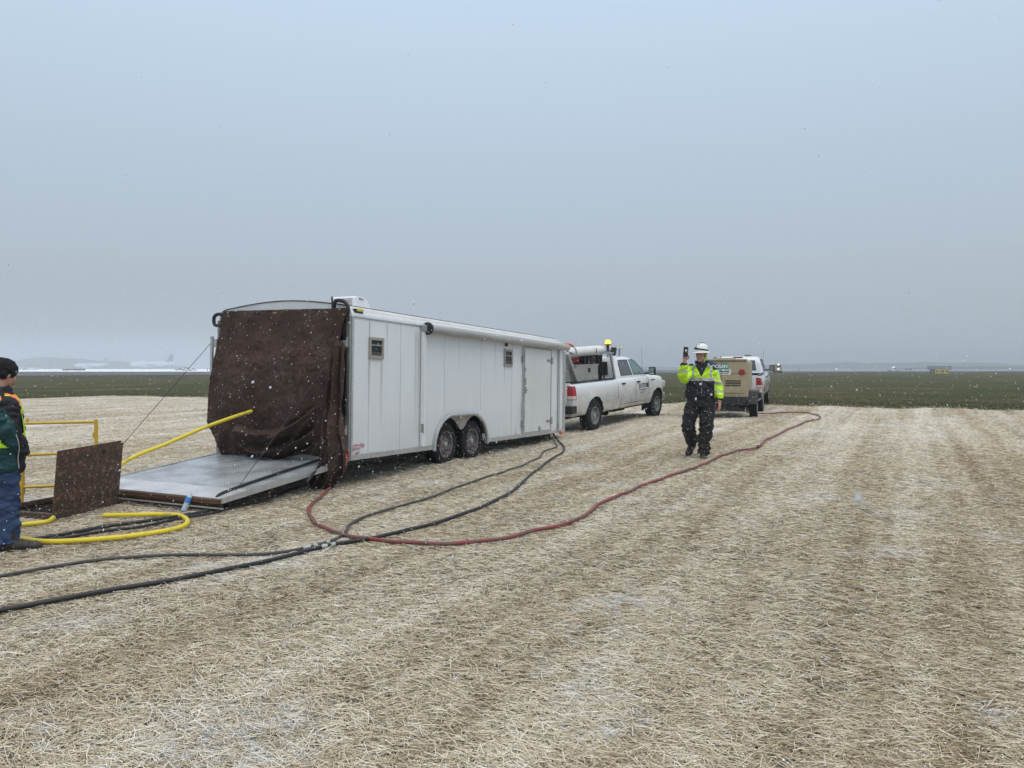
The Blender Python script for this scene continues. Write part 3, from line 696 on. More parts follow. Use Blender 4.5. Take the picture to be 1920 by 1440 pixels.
b = MB(); b.box((-dw / 2 + .09, -.028, .0), (.04, .02, .13)); b.cyl((-dw / 2 + .09, -.03, .0), (-dw / 2 + .15, -.055, .0), .012); b.build("latch", M['galv'], door, bevel=.004)
b = MB(); b.box((.08, -.03, -dh / 2 + .06), (.02, .03, .10)); b.box((.12, -.045, -dh / 2 + .05), (.08, .02, .02)); b.build("door_stay", M['galv'], door)
# awning: two folded arms, roller tube and end cap
ax_, az1 = wall(790, 608); aw = sub("awning", trailer)
b = MB(); b.box((ax_, -.05, (.46 + az1) / 2), (.075, .05, az1 - .46)); b.box((ax_ - .006, -.082, (.62 + az1) / 2), (.042, .014, az1 - .7)); b.build("arm", M['white'], aw, bevel=.005)
ax2, _ = wall(1046, 700)
b = MB(); b.box((ax2, -.03, 1.34), (.05, .035, 1.85)); b.build("arm", M['alu'], aw, bevel=.004)
b = MB(); b.cyl((ax_ + .03, -.105, Z1 - .04), (TL - .12, -.100, Z1 - .035), .074, n=28); b.build("roller_tube", mat("awning_grey", (.36, .36, .355), .5, var=.22, vscale=2, stretch=(.4, 6, 6)), aw, True)
b = MB(); b.lathe([(.01, -.03), (.095, -.03), (.1, -.015), (.1, .02), (.08, .025)], (ax_ + .02, -.105, Z1 - .04), 'x', 28); b.lathe([(.01, -.036), (.05, -.036), (.05, -.02)], (ax_ + .02, -.105, Z1 - .04), 'x', 24); b.build("end_cap", M['black'], aw, True)
b = MB(); b.box((ax_ - .02, -.08, Z1 - .04), (.05, .09, .10)); b.build("bracket", M['galv'], aw, bevel=.004)
b = MB(); b.box((ax_ - .03, -.06, .75), (.02, .05, .14)); b.build("bracket", M['galv'], aw, bevel=.004)
# small fittings on the wall
b = MB(); x, z = wall(663 + 7, 586); 
yy = .035; b.box((.19, yy - .02, Z1 + .10), (.15, .05, .045)); b.build("marker_light", M['marker'], trailer, bevel=.012)
b = MB(); b.box((.17, yy - .012, Z1 + .085), (.20, .04, .055)); b.build("marker_base", M['black'], trailer, bevel=.008)
x, z = wall(947.5, 643); b = MB(); b.box((x, -.03, z), (.045, .05, .13)); b.build("porch_lamp", M['black'], trailer, bevel=.006)
x, z = wall(1046, 798.5); b = MB(); b.box((x, -.012, z), (.12, .02, .11)); b.build("power_inlet", M['black'], trailer, bevel=.006)
x, z = wall(863, 779); b = MB(); b.box((x, -.012, z), (.09, .02, .10)); b.build("wheel_reflector", M['clear'], trailer, bevel=.004)
x, z = wall(968.5, 805); b = MB(); b.box((x - .04, -.012, z), (.02, .02, .15)); b.box((x + .02, -.012, z - .07), (.12, .018, .018)); b.build("vent_clip", M['white'], trailer)
x, z = wall(1048, 808); b = MB(); b.cyl((x, -.02, z - .03), (x + .05, -.06, z - .05), .035, n=12); b.build("side_lamp", M['ambero'], trailer, bevel=.006)
# faded maker's badge: winged band above a small red block
x, z = wall(669, 842)
b = MB(); out = [(-.165, .052), (-.10, .055), (-.03, .070), (.03, .062), (.10, .075), (.175, .062), (.15, .01), (.10, .018), (.04, -.012), (-.03, -.004), (-.09, -.03), (-.13, -.005)]
b.prism([(x + p, -.0035, z + q) for p, q in out], (0, -.002, 0)); b.build("badge", M['pink'], trailer)
b = MB(); b.prism([(x - .05, -.003, z - .06), (x + .05, -.003, z - .06), (x + .055, -.003, z - .13), (x - .055, -.003, z - .13)], (0, -.003, 0)); b.build("badge_block", M['lred'], trailer)
b = MB()
for k in range(7): b.box((x - .085 + k * .028, -.0065, z + .028), (.008, .002, .034 if k % 2 else .026))
b.build("badge_lettering", M['white'], trailer)
b = MB(); b.prism([(x - .04, -.0031, z - .035), (x + .07, -.0031, z - .03), (x + .06, -.0031, z - .052), (x - .03, -.0031, z - .055)], (0, -.002, 0)); b.build("badge_strip", M['refl'], trailer)
# rear frame, hinge posts, interior bits
b = MB()
for y in (.035, TW - .035): b.box((-.012, y, (Z0 + Z1) / 2), (.05, .07, Z1 - Z0))
b.box((-.012, TW / 2, Z1 + .03), (.05, TW - .1, .16)); b.box((-.02, TW / 2, Z0 + .02), (.06, TW - .02, .07))
b.build("rear_frame", M['galv'], trailer, bevel=.004)
b = MB(); b.cyl((-.10, .17, .75), (-.10, .17, 2.05), .024, n=12); b.build("lock_bar", M['alu'], trailer, True)
for zz in (.78, 1.98):
    b = MB(); b.box((-.085, .12, zz), (.05, .22, .085)); b.box((-.06, .03, zz + .02), (.03, .03, .14)); b.build("hinge", M['galv'], trailer, bevel=.006)
b = MB(); b.cyl((-.10, TW + .04, 1.25), (-.10, TW + .04, 2.12), .026, n=12); b.box((-.06, TW + .0, 2.02), (.07, .09, .12)); b.build("lock_bar", M['alu'], trailer, True)
b = MB(); b.box((-.02, TW + .05, .78), (.09, .11, .10)); b.cyl((-.03, TW + .11, .78), (-.03, TW + .13, .78), .05); b.build("tail_lamp", M['black'], trailer, bevel=.012)
b = MB(); b.box((-.03, .04, .46), (.05, .08, .12)); b.build("tail_lamp", M['red'], trailer, bevel=.01)
b = MB(); b.box((-.06, .06, 1.5), (.02, .05, 1.0)); b.build("door_gasket", M['black'], trailer)
# black hoop handles at the two rear top corners
for y, s in ((.06, 1), (TW - .06, -1)):
    b = MB()
    if s == 1: pts = [(-.05, y + .20, Z1 - .02), (-.10, y + .15, Z1 + .19), (-.10, y + .02, Z1 + .20), (-.10, y - .06, Z1 + .14), (-.10, y - .07, Z1 + .04), (-.07, y - .0, Z1 - .05)]
    else: pts = [(-.05, y - .16, Z1 + .07), (-.09, y - .02, Z1 + .09), (-.09, y + .07, Z1 + .05), (-.09, y + .07, Z1 - .05), (-.09, y + .01, Z1 - .08), (-.06, y - .08, Z1 - .08)]
    b.tube(catmull(pts, 6), .026, 10); b.tube([(-.08, pts[0][1], Z1 - .05), (-.09, pts[0][1] + .01, Z1 + .27 if s == 1 else Z1 + .1)], .012, 8); b.build("corner_hoop", M['black'], trailer, True)
# roof air-conditioner
b = MB(); cxr, cyr = 1.36, .98
prof = [(-.26, 2.58), (-.25, 2.77), (-.22, 2.795), (.0, 2.795), (.10, 2.75), (.17, 2.66), (.19, 2.58)]
b.prism([(cxr + p, cyr - .19, z_) for p, z_ in prof], (0, .44, 0)); ac_ = b.build("roof_unit", M['white'], trailer, bevel=.015)
b = MB()
for k in range(5): b.box((cxr - .262, cyr + .03, 2.63 + k * .031), (.010, .36, .010))
b.build("louvre", mat("louvre_pinkish", (.45, .38, .38), .6), ac_)
b = MB(); b.box((cxr - .08, cyr - .194, 2.765), (.10, .008, .03)); b.build("unit_label", M['blue'], ac_)
b = MB(); b.box((cxr - .08, cyr - .200, 2.765), (.06, .006, .013)); b.build("unit_label_window", M['white'], ac_)
# ramp door
RL = 2.22; hz = Z0 - .01; endz = .14
ramp = sub("ramp_door", trailer)
def rp(u, y, dz=0):   # u 0 at the hinge, 1 at the outer end
    return Vector((-.03 - RL * u, y, hz + (endz - .0 - hz) * u + dz - math.sin(TPITCH) * 0))
b = MB(); n_ = 14
b.rings([[rp(0, .06, 0), rp(0, TW - .06, 0), rp(0, TW - .06, -.045), rp(0, .06, -.045)], [rp(1, .06, 0), rp(1, TW - .06, 0), rp(1, TW - .06, -.045), rp(1, .06, -.045)]])
b.build("tread_panel", M['ramp'], ramp)
b = MB(); b.rings([[rp(.80, .05, .004), rp(.80, TW - .05, .004), rp(.80, TW - .05, .001), rp(.80, .05, .001)], [rp(1.0, .05, .006), rp(1.0, TW - .05, .006), rp(1.0, TW - .05, .001), rp(1.0, .05, .001)]]); b.build("ramp_flap", mat("wet_flap", (.52, .52, .54), .3, var=.22, vscale=3), ramp)
b = MB()
b.rings([[rp(1.0, .06, -.004), rp(1.0, TW - .06, -.004), rp(1.0, TW - .06, -.05), rp(1.0, .06, -.05)], [rp(1.015, .06, -.006), rp(1.015, TW - .06, -.006), rp(1.015, TW - .06, -.05), rp(1.015, .06, -.05)]])
b.box(tuple(rp(.985, TW / 2, -.085)), (.05, TW - .16, .045)); b.build("plank_edge", M['wood'], ramp)
b = MB()
for y in (.045, TW - .045): b.rings([[rp(0, y - .015, .012), rp(0, y + .015, .012), rp(0, y + .015, -.05), rp(0, y - .015, -.05)], [rp(1, y - .015, .012), rp(1, y + .015, .012), rp(1, y + .015, -.05), rp(1, y - .015, -.05)]])
for y in (.10,): b.rings([[rp(0, y, .008), rp(0, y + .012, .008), rp(0, y + .012, .001), rp(0, y, .001)], [rp(.9, y, .008), rp(.9, y + .012, .008), rp(.9, y + .012, .001), rp(.9, y, .001)]])
b.box(tuple(rp(1.03, TW / 2, -.085)), (.02, TW + .1, .012)); b.build("side_rail", M['alu'], ramp)
b = MB(); b.tube([Vector((-.09, .14, 1.93)), rp(.88, .10, .03)], .004, 6); b.build("lift_cable", M['black'], ramp)
b = MB(); b.tube([Vector((-.09, TW + .04, 2.05)), rp(.93, TW - .05, .03)], .004, 6); b.build("lift_cable", M['black'], ramp)
# front: tongue and jack between trailer and truck
b = MB()
for s in (-1, 1): b.tube([(TL - .1, TW / 2 + s * .5, .38), (TL + 1.05, TW / 2, .38)], .045, 8)
b.cyl((TL + .8, TW / 2, .2), (TL + .8, TW / 2, .75), .03); b.build("drawbar", M['black'], trailer)

# ------------------------------------------------------------------ brown tarp over the rear opening
def rear(px, py, off=0.0): p = hit(px, py, 0, -off); return p.y, p.z
LE = [(417, 583), (412, 640), (405, 690), (400, 730), (396, 790), (402, 828), (418, 858)]
RE = [(650, 577), (640, 640), (631, 680), (634, 730), (628, 775), (618, 820), (600, 858)]
def along(pl, t):
    n = len(pl) - 1; k = min(n - 1, int(t * n)); f = t * n - k; return pl[k][0] * (1 - f) + pl[k + 1][0] * f, pl[k][1] * (1 - f) + pl[k + 1][1] * f
NU, NV = 150, 150; V = []
for j in range(NV + 1):
    v = j / NV
    yl, zl = rear(*along(LE, v), .12); yr, zr = rear(*along(RE, v), .12)
    for i in range(NU + 1):
        u = i / NU            # 0 = right (near) edge, 1 = left
        y = yr + (yl - yr) * u; z = zr + (zl - zr) * u
        if v > .8: z += .05 * math.sin(u * 9) * (v - .8) / .2
        bul = .03 + .26 * math.sin(PI * min(1, v * .98)) ** 1.3 * (.35 + .65 * math.sin(PI * min(1, u * 1.02 + .0)) ** .6)
        f = 0
        f += .026 * math.sin(u * 31 + 2.0 * math.sin(v * 4)) * (1 - .6 * v) * (.3 + .7 * abs(u - .45) * 2)       # vertical hang folds
        d1 = (u - (.16 + .22 * (1 - v) ** 1.2)) ; f += -.035 * math.exp(-(d1 / .02) ** 2) * sm((v - .12) / .2) * (1 - sm((v - .62) / .1))
        # swags pulled from the hose hole towards the near edge
        su = (.72 - u) / .62
        if 0 <= su <= 1:
            sag = .13 * math.sin(PI * su) ** .9
            q = (v - sag - .60 - .10 * (1 - su)) 
            am = float(sm((q + .03) / .05)) * (1 - float(sm((q - .36) / .1))) * math.sin(PI * su) ** .35
            f += am * (.105 * math.sin(q * 44 + 1.2 * math.sin(su * 5)) + .05 * math.sin(q * 83 + su * 6) + .07)
        else:
            f += .03 * math.sin((u - v * .5) * 40) * float(sm((v - .7) / .15))
        f += .05 * math.exp(-((u - .60) / .03) ** 2 - ((v - .83) / .16) ** 2) + .045 * math.exp(-((u - .78 + .4 * (v - .8)) / .02) ** 2) * float(sm((v - .66) / .1))
        nn = noise.fractal(Vector((u * 7, v * 7, 3)), 1, 2, 5)
        f += .028 * nn + .014 * abs(noise.noise(Vector((u * 22 + v * 6, v * 14, 1)))) + .008 * noise.noise(Vector((u * 50, v * 40, 1)))
        V.append(Vector((-(.07 + bul + f), y, z)))
b = MB(); n1 = NU + 1
b.add(V, [(j * n1 + i, j * n1 + i + 1, (j + 1) * n1 + i + 1, (j + 1) * n1 + i) for j in range(NV) for i in range(NU)])
# the loose end that hangs over the near edge down to the ground
FL = [(634, 640), (622, 700), (610, 750), (605, 800), (602, 840), (590, 880), (577, 912)]
FR = [(646, 650), (643, 705), (641, 760), (645, 810), (650, 845), (641, 885), (612, 925)]
NU2, NV2 = 50, 110; V = []
for j in range(NV2 + 1):
    v = j / NV2; off = .20 + .18 * v
    yl, zl = rear(*along(FL, v), off); yr, zr = rear(*along(FR, v), off)
    for i in range(NU2 + 1):
        u = i / NU2; y = yr + (yl - yr) * u; z = zr + (zl - zr) * u
        fo = .080 * math.sin(u * 15 + 3.2 * v + math.sin(v * 8)) * (1 - .3 * v) + .025 * math.sin(u * 31 + v * 9) + .028 * noise.fractal(Vector((u * 4, v * 9, 9)), 1, 2, 4)
        rd = .10 * math.sin(PI * u)
        V.append(Vector((-(off + rd + fo - .05), y, max(z, .03 + .02 * math.sin(u * 8)))))
n1 = NU2 + 1
b.add(V, [(j * n1 + i, j * n1 + i + 1, (j + 1) * n1 + i + 1, (j + 1) * n1 + i) for j in range(NV2) for i in range(NU2)])
# crumpled strip inside the doorway beside the post
V = []
for j in range(61):
    v = j / 60; z = Z1 - .08 - v * 1.55
    for i in range(25):
        u = i / 24; V.append(Vector((-.035 - .03 * math.sin(u * 9 + v * 7) - .02 * noise.noise(Vector((u * 5, v * 12, 0))), .07 + u * .22, z)))
b.add(V, [(j * 25 + i, j * 25 + i + 1, (j + 1) * 25 + i + 1, (j + 1) * 25 + i) for j in range(60) for i in range(24)])
me = b.mesh("tarp"); me.transform(TM)
tp = link("tarp", me, M['tarp'], None, True); tp.modifiers.new("s", 'SOLIDIFY').thickness = .003
me.attributes.remove(me.attributes["sharp_edge"]) if "sharp_edge" in me.attributes else None
tag(tp, "large dark brown tarp draped over the open rear end of the white trailer", "tarp")
# battens that hold the tarp's top edge
for y, l_ in ((.45, .16), (1.25, .14), (1.55, .12), (2.2, .1)): b = MB(); b.box((-.075, y, Z1 + .045 + .03 * math.sin(PI * y / TW)), (.05, l_, .025)); b.build("batten", mat("plywood_scrap", (.30, .22, .14), .8, var=.3, vscale=20), trailer)
b = MB(); b.tube([(-.10, 1.45, Z1 + .05), (-.11, 1.6, Z1 + .10), (-.10, 1.7, Z1 + .06)], .008); b.build("tie_cord", M['black'], trailer)

# ------------------------------------------------------------------ hoses
def hose(name, label, pts, r, m, wob=.0, cat="hose", k=10, parts=()):
    """pts: (px, py) measured on the ground, or Vectors in the air"""
    P = [gp(*p, up=r + .046) if not isinstance(p, Vector) else p for p in pts]
    C = catmull(P, k)
    air = [isinstance(p, Vector) for p in pts]
    for i, p in enumerate(C):
        j = min(len(air) - 1, round(i / k))
        if not air[j] and not air[max(0, min(len(air) - 1, i // k))]: p.z = G(p.x, p.y) + r + .044
        p.x += wob * noise.noise(Vector((p.x * 3, p.y * 3, 1))); p.y += wob * noise.noise(Vector((p.x * 3, p.y * 3, 7)))
    e = thing(name, label, cat, C[0])
    b = MB(); b.tube([p - C[0] for p in C], r, 14); b.build("hose_line", m, e, True)
    for kind_, px, py, ln, rr, mm in parts:      # couplings
        q = gp(px, py, r + .044); i = min(range(1, len(C) - 1), key=lambda i: (C[i] - q).length)
        d = (C[i + 1] - C[i - 1]).normalized(); b = MB()
        a0 = C[i] - C[0] - d * ln / 2; b.tube([a0, a0 + d * ln * .2, a0 + d * ln * .22, a0 + d * ln * .7, a0 + d * ln * .72, a0 + d * ln], [rr * .85, rr * .85, rr, rr, rr * .8, rr * .8], 14); b.build(kind_, mm, e, True)
    return e
steel = mat("coupling_steel", (.52, .52, .50), .4, .6, var=.2)
front_low = TM @ Vector((TL - .15, .05, .30))
hose("air_hose", "thick black hose with steel couplings, lowest of the hoses crossing the open straw",
     [(-140, 1172), (0, 1144), (120, 1122), (250, 1099), (350, 1082), (450, 1062), (540, 1042), (600, 1026), (640, 1018), (700, 1008), (760, 994), (830, 976), (890, 955), (940, 932), (975, 908), (1000, 885), (1025, 866), (1048, 852), (1058, 841), (1050, 829), Vector(TM @ Vector((TL - .35, .12, .33)))], .0185, M['blackh'],
     parts=(("coupling", 607, 1024,   .09, .0225, steel), ("coupling", 622, 1020.5, .05, .0235, steel)))
hose("air_hose", "thinner black hose that runs under the red hose to the trailer's front corner",
     [(-120, 1100), (0, 1080), (100, 1062), (200, 1048), (300, 1041), (380, 1040), (450, 1040), (520, 1036), (580, 1025), (625, 1012), (648, 997), (655, 984), (680, 970), (720, 957), (780, 940), (850, 915), (900, 898), (950, 882), (985, 870), (1010, 858), (1020, 846), (1045, 836), Vector(TM @ Vector((TL - .6, .15, .33)))], .0145, M['greyh'],
     parts=(("coupling", 573, 1026.5, .08, .0185, steel), ("coupling", 590, 1023, .05, .0195, steel), ("coupling", 612, 1016, .06, .0185, steel)))
hose("water_hose", "long dark red hose looping from the trailer's rear corner to the beige compressor",
     [Vector(TM @ Vector((-.02, .05, .52))), Vector(TM @ Vector((-.12, -.02, .30))), (627, 905), (612, 922), (592, 938), (580, 952), (582, 968), (597, 983), (625, 996), (660, 1005), (710, 1012), (770, 1017), (830, 1019), (890, 1015), (950, 1008), (1000, 995), (1055, 982), (1090, 968), (1125, 945), (1160, 928), (1210, 908), (1260, 890), (1310, 873), (1350, 855), (1385, 844), (1420, 838), (1438, 824), (1465, 811), (1490, 800), (1512, 790), (1538, 783), (1525, 776), (1508, 773), (1470, 773), (1425, 775), Vector((7.2, 24.9, .55))], .0190, M['redh'], wob=.03,
     parts=(("coupling", 1420, 838, .14, .028, M['black']),))
T = lambda x, y, z: Vector(TM @ Vector((x, y, z)))
hose("power_cable", "thick black cable lying down the ramp and away past the bottle",
     [T(-.05, .35, .42), T(-.45, .36, .36), T(-1.1, .33, .285), T(-1.8, .26, .205), T(-2.2, .16, .15), (428, 950), (395, 957), (350, 965), (270, 977), (190, 988), (110, 1003), (50, 1012), (0, 1018), (-90, 1030)], .018, M['blackh'])
hose("power_cable", "black cable hanging from the trailer doorway over the ramp's near edge",
     [T(-.05, .22, .45), T(-.35, .17, .40), T(-.9, -.02, .20), (555, 915), (500, 937), (440, 948), (400, 961), (345, 970), (270, 986), (190, 996), (110, 1010), (40, 1019), (0, 1025), (-90, 1042)], .0155, M['blackh'])
def on_ray(px, py, y):
    d = ray(px, py); return Vector((0, 0, CAMH)) + d * (y / d.y)
hose("yellow_hose", "stiff yellow hose rising from behind the rusty plate into the brown tarp",
     [Vector((-5.25, 8.75, -.35)), Vector((-5.12, 9.0, .10))] + [on_ray(px, py, yy) for px, py, yy in ((236, 865, 9.4), (310, 833, 9.8), (395, 797, 10.3), (477, 769, 10.86), (520, 756, 11.2))], .024, M['yel'])
hose("yellow_hose", "yellow hose lying in a wide loop on the straw behind the person's boot",
     [(195, 966), (250, 965), (300, 964), (335, 966), (351, 975), (345, 985), (310, 995), (250, 1004), (190, 1010), (130, 1014), (85, 1015), (40, 1010), (0, 1003), (-60, 996), (-90, 990), (-50, 987), (0, 986), (45, 983), (90, 977), Vector((-5.02, 8.42, -.05)), Vector((-5.15, 8.6, -.4))], .024, M['yel'])

# ------------------------------------------------------------------ pit, hatch plate, guard rail
pit = thing("hatch_pit", "open square rusty pit behind the standing person's leg", "pit", (PIT_O.x, PIT_O.y, 0), (0, 0, math.atan2(PIT_U.y, PIT_U.x)))
b = MB()   # local: x along the plate edge, y towards the pit
for c_, d_ in (((PIT_L / 2, -.01, -.55), (PIT_L + .04, .02, 1.2)), ((PIT_L / 2, PIT_D + .01, -.55), (PIT_L + .04, .02, 1.2)), ((-.01, PIT_D / 2, -.55), (.02, PIT_D, 1.2)), ((PIT_L + .01, PIT_D / 2, -.55), (.02, PIT_D, 1.2))): b.box(c_, d_)
b.build("shaft_wall", mat("dirty_concrete", (.09, .075, .06), .9, var=.4, vscale=6), pit)
b = MB(); b.box((PIT_L / 2, PIT_D / 2, -1.17), (PIT_L, PIT_D, .03)); b.build("shaft_floor", M['dark'], pit)
b = MB(); t = .05
b.box((PIT_L / 2, -.0, .055), (PIT_L + .1, .05, .05)); b.box((PIT_L / 2, PIT_D, .055), (PIT_L + .1, .05, .05)); b.box((0, PIT_D / 2, .0552), (.05, PIT_D - .05, .05)); b.box((PIT_L, PIT_D / 2, .0552), (.05, PIT_D - .05, .05))
b.build("rim_frame", M['rust'], pit, bevel=.004)
plate = thing("hatch_plate", "rusty raised-pattern steel hatch plate standing upright beside the pit", "steel plate", (PIT_O.x, PIT_O.y, -.025), (0, 0, math.atan2(PIT_U.y, PIT_U.x)))
rotp = Matrix.Rotation(R(7), 4, 'X')     # leans towards local -y, away from the pit
b = MB(); b.prism([(.0, .0, .0), (.87, 0, .0), (.87, 0, .80), (.84, 0, .80), (.84, 0, .83), (.0, 0, .79)], (0, .012, 0)); mp_ = b.mesh("p"); mp_.transform(rotp); link("sheet", mp_, M['rust'], plate, bevel=.002)
b = MB(); b.cyl((.60, -.004, .72), (.60, .018, .72), .024, n=14); mp_ = b.mesh("p"); mp_.transform(rotp); link("lifting_hole", mp_, M['dark'], plate)
b = MB(); b.cyl((.1, 0, .01), (.25, 0, .01), .016); b.build("hinge", M['rust'], plate)
b = MB(); b.cyl((.6, 0, .01), (.75, 0, .01), .016); b.build("hinge", M['rust'], plate)
# strip of slush-free straw caught at the plate foot is part of the straw
A_, B_, C_ = Vector((-5.76, 9.0)), Vector((-5.02, 9.27)), Vector((-6.2, 8.0))
rail = thing("guard_rail", "yellow tubular steel guard rail round the pit", "guard rail", (A_.x, A_.y, 0))
def RP(p, z): return Vector((p.x - A_.x, p.y - A_.y, z))
for p_, h_, r_ in ((A_, 1.03, .024), (B_, 1.03, .021), (C_, 1.03, .022)):
    b = MB(); b.cyl(RP(p_, G(p_.x, p_.y)), RP(p_, h_), r_, n=12)
    if p_ is A_: b.box(RP(p_, .42), (.055, .05, .5)); 
    b.build("post", M['yrail'], rail, True)
for z_ in (1.0, .63, .25):
    b = MB(); b.cyl(RP(A_, z_), RP(B_, z_), .0165, n=10); b.build("cross_rail", M['yrail'], rail, True)
    b = MB(); b.cyl(RP(A_, z_), RP(C_, z_), .0165, n=10); b.build("cross_rail", M['yrail'], rail, True)
b = MB(); b.box(RP(A_ + (B_ - A_) * .09, 1.035), (.03, .012, .05)); b.build("gate_tab", M['yrail'], rail); b = MB(); b.box(RP(B_, .84) + Vector((-.03, 0, 0)), (.02, .012, .07)); b.build("gate_tab", M['yrail'], rail)

# water bottle leaning on the ramp edge
q = gp(344, 966)
bt = thing("water_bottle", "small clear plastic water bottle with blue label leaning on the ramp's end", "bottle", (q.x, q.y, q.z + .045), (R(-22), R(16), 0))
b = MB(); b.lathe([(.004, 0), (.030, .0), (.032, .01), (.031, .05), (.032, .11), (.033, .14), (.030, .165), (.016, .195), (.012, .20), (.012, .212)], (0, 0, 0), 'z', 20); b.build("bottle_body", M['bottle'], bt, True)
b = MB(); b.lathe([(.0335, .095), (.0345, .10), (.0345, .155), (.0335, .16)], (0, 0, 0), 'z', 20); b.build("bottle_label", M['blab'], bt, True)
b = MB(); b.cyl((0, 0, .21), (0, 0, .228), .014, n=14); b.build("bottle_cap", M['white'], bt, True)

# ------------------------------------------------------------------ pickup trucks
WB, XR, XF = 4.1, -1.14, 5.0      # wheelbase, tail and nose (x from the rear axle)
ZL = [.46, .50, .58, .72, .88, 1.02, 1.12, 1.20, 1.265, 1.30]
HW = [.90, .945, .965, .985, .995, .995, .985, .965, .935, .88]
def side(x, z):
    h = np.interp(z, ZL, HW)
    for wx in (0, WB):
        d = math.hypot(x - wx, z - .42); h += .028 * math.exp(-((d - .50) / .07) ** 2)
    h -= .015 * math.exp(-((z - .66) / .05) ** 2)                      # crease above the sill
    if x > 4.3: h -= .20 * ((x - 4.3) / .7) ** 2
    if x < -.95: h -= .04 * ((-.95 - x) / .2) ** 2
    return h
def topz(x):
    if x < 3.4: return 1.30
    return 1.30 - .10 * ((x - 3.4) / 1.5) ** 1.6 - (.10 * max(0, (x - 4.6) / .3) ** 2)
def pickup(label, loc, rot, group, rack):
    t = thing("pickup_truck", label, "truck", loc, rot, group)
    b = MB(); rg = []
    for x in [XR, XR + .02] + list(np.arange(XR + .12, XF - .1, .1)) + [XF - .07, XF - .02, XF]:
        zt = topz(x); half = [(side(x, z) if z < .8 or x < 9 else 0, z) for z in ZL]
        half = [(h, .46 + (z - .46) * (zt - .46) / .84) for h, z in half]
        e = 1.0 if XR + .01 < x < XF - .05 else (.985 if x < 0 else .97 if x < XF - .01 else .93)
        half = [(h * e, z) for h, z in half]
        cr_ = .05 * sm((x - 3.3) / .5) if x > 3.3 else 0
        mid = [(half[-1][0] * k, zt + cr_ * (1 - k * k) + .004) for k in (.7, .35, 0)]
        hf = half + mid
        rg.append([Vector((x, -h, z)) for h, z in hf] + [Vector((x, h, z)) for h, z in hf[:-1][::-1]] )
    b.rings(rg, True)
    me = b.mesh("body"); bm = bmesh.new(); bm.from_mesh(me); bmesh.ops.recalc_face_normals(bm, faces=bm.faces); bm.to_mesh(me); bm.free()
    cs = []
    for wx in (0, WB):
        for s_ in (-1, 1):
            c = MB(); p = [(wx - .50, .2)] + [(wx + .50 * math.cos(a), .43 + .475 * math.sin(a)) for a in np.linspace(PI, 0, 20)] + [(wx + .50, .2)]
            c.prism([(x, s_ * .66 if s_ > 0 else -1.3, z) for x, z in p], (0, .64, 0)); cs.append(c.mesh("c"))
    c = MB(); c.box((.15, 0, 1.10), (2.38, 1.66, .76)); cs.append(c.mesh("c"))
    me = cut(me, cs)
    body = None
    me.materials.clear(); body = link("body", me, [M['paint'], M['dark'], M['black']], t, True)
    for p in me.polygons:
        c = p.center; 
        for wx in (0, WB):
            if math.hypot(c.x - wx, c.z - .43) < .515 and (abs(p.normal.y) < .5 or abs(c.y) < .7) and c.z < .93: p.material_index = 1
        if abs(c.y) < .84 and -1.08 < c.x < 1.35 and c.z < 1.31 and c.z > .7 and not (abs(p.normal.y) > .9 and abs(c.y) > .84): p.material_index = 2
        if c.z < .465: p.material_index = 1
    for s_ in (-1, 1):
        for wx in (0, WB):
            wheel(t, (wx, s_ * .845, .41), .41, .27, .225, M['rim2'], s_, 8, steer=0)
    # cab
    b = MB(); rg = []
    cabp = [(0, 1.27, 1.40, 3.62, .90), (0, 1.33, 1.415, 3.50, .895), (0, 1.45, 1.44, 3.34, .862), (0, 1.60, 1.47, 3.14, .82), (0, 1.75, 1.52, 2.92, .775), (0, 1.83, 1.57, 2.76, .735), (0, 1.875, 1.66, 2.60, .67), (0, 1.895, 1.85, 2.40, .50)]
    for _, z, x0, x1, hw in cabp:
        r_ = .09; ring = []
        for (cx_, cy_, a0) in ((x1 - r_ * 2.2, hw - r_, 0), (x0 + r_, hw - r_, 90), (x0 + r_, -hw + r_, 180), (x1 - r_ * 2.2, -hw + r_, 270)):
            for k in range(6):
                a = R(a0 + 90 * k / 5); kx = r_ * 2.2 if math.cos(a) > 0 else r_
                ring.append(Vector((cx_ + kx * math.cos(a), cy_ + r_ * math.sin(a), z)))
        rg.append(ring)
    b.rings(rg, True); b.build("cab", M['paint'], t, True)
    zs = [c[1] for c in cabp]; x0s = [c[2] for c in cabp]; x1s = [c[3] for c in cabp]; hs = [c[4] for c in cabp]
    def hwz(z): return float(np.interp(z, zs, hs))
    def sidepane(pts, name, m, s_, frame=True):
        b = MB(); q = [(x, s_ * (hwz(z) + .006), z) for x, z in pts]; b.prism(q, (0, s_ * .004, 0)); wn = b.build(name, m, t)
        if frame:
            b = MB(); cyc = q + [q[0]]; b.tube([Vector(v) + Vector((0, s_ * .004, 0)) for v in cyc + [q[1]]], .009, 6); b.build("window_seal", M['black'], wn)
    for s_ in (-1, 1):
        sidepane([(1.76, 1.365), (2.50, 1.365), (2.40, 1.79), (1.84, 1.79), (1.78, 1.70)], "window", M['tint'], s_)
        sidepane([(2.60, 1.365), (3.36, 1.365), (3.28, 1.46), (2.90, 1.73), (2.74, 1.79), (2.52, 1.79)], "window", M['green'], s_)
    # windscreen and rear window
    b = MB(); q = [(float(np.interp(z, zs, x1s)) + .012, y, z) for y, z in ((-.74, 1.37), (.74, 1.37), (.60, 1.80), (-.60, 1.80))]; b.prism(q, (.004, 0, .004)); b.build("windscreen", M['green'], t)
    b = MB(); q = [(float(np.interp(z, zs, x0s)) - .010, y, z) for y, z in ((-.66, 1.40), (.66, 1.40), (.60, 1.76), (-.60, 1.76))]; b.prism(q, (-.004, 0, 0)); b.build("rear_window", M['tint'], t)
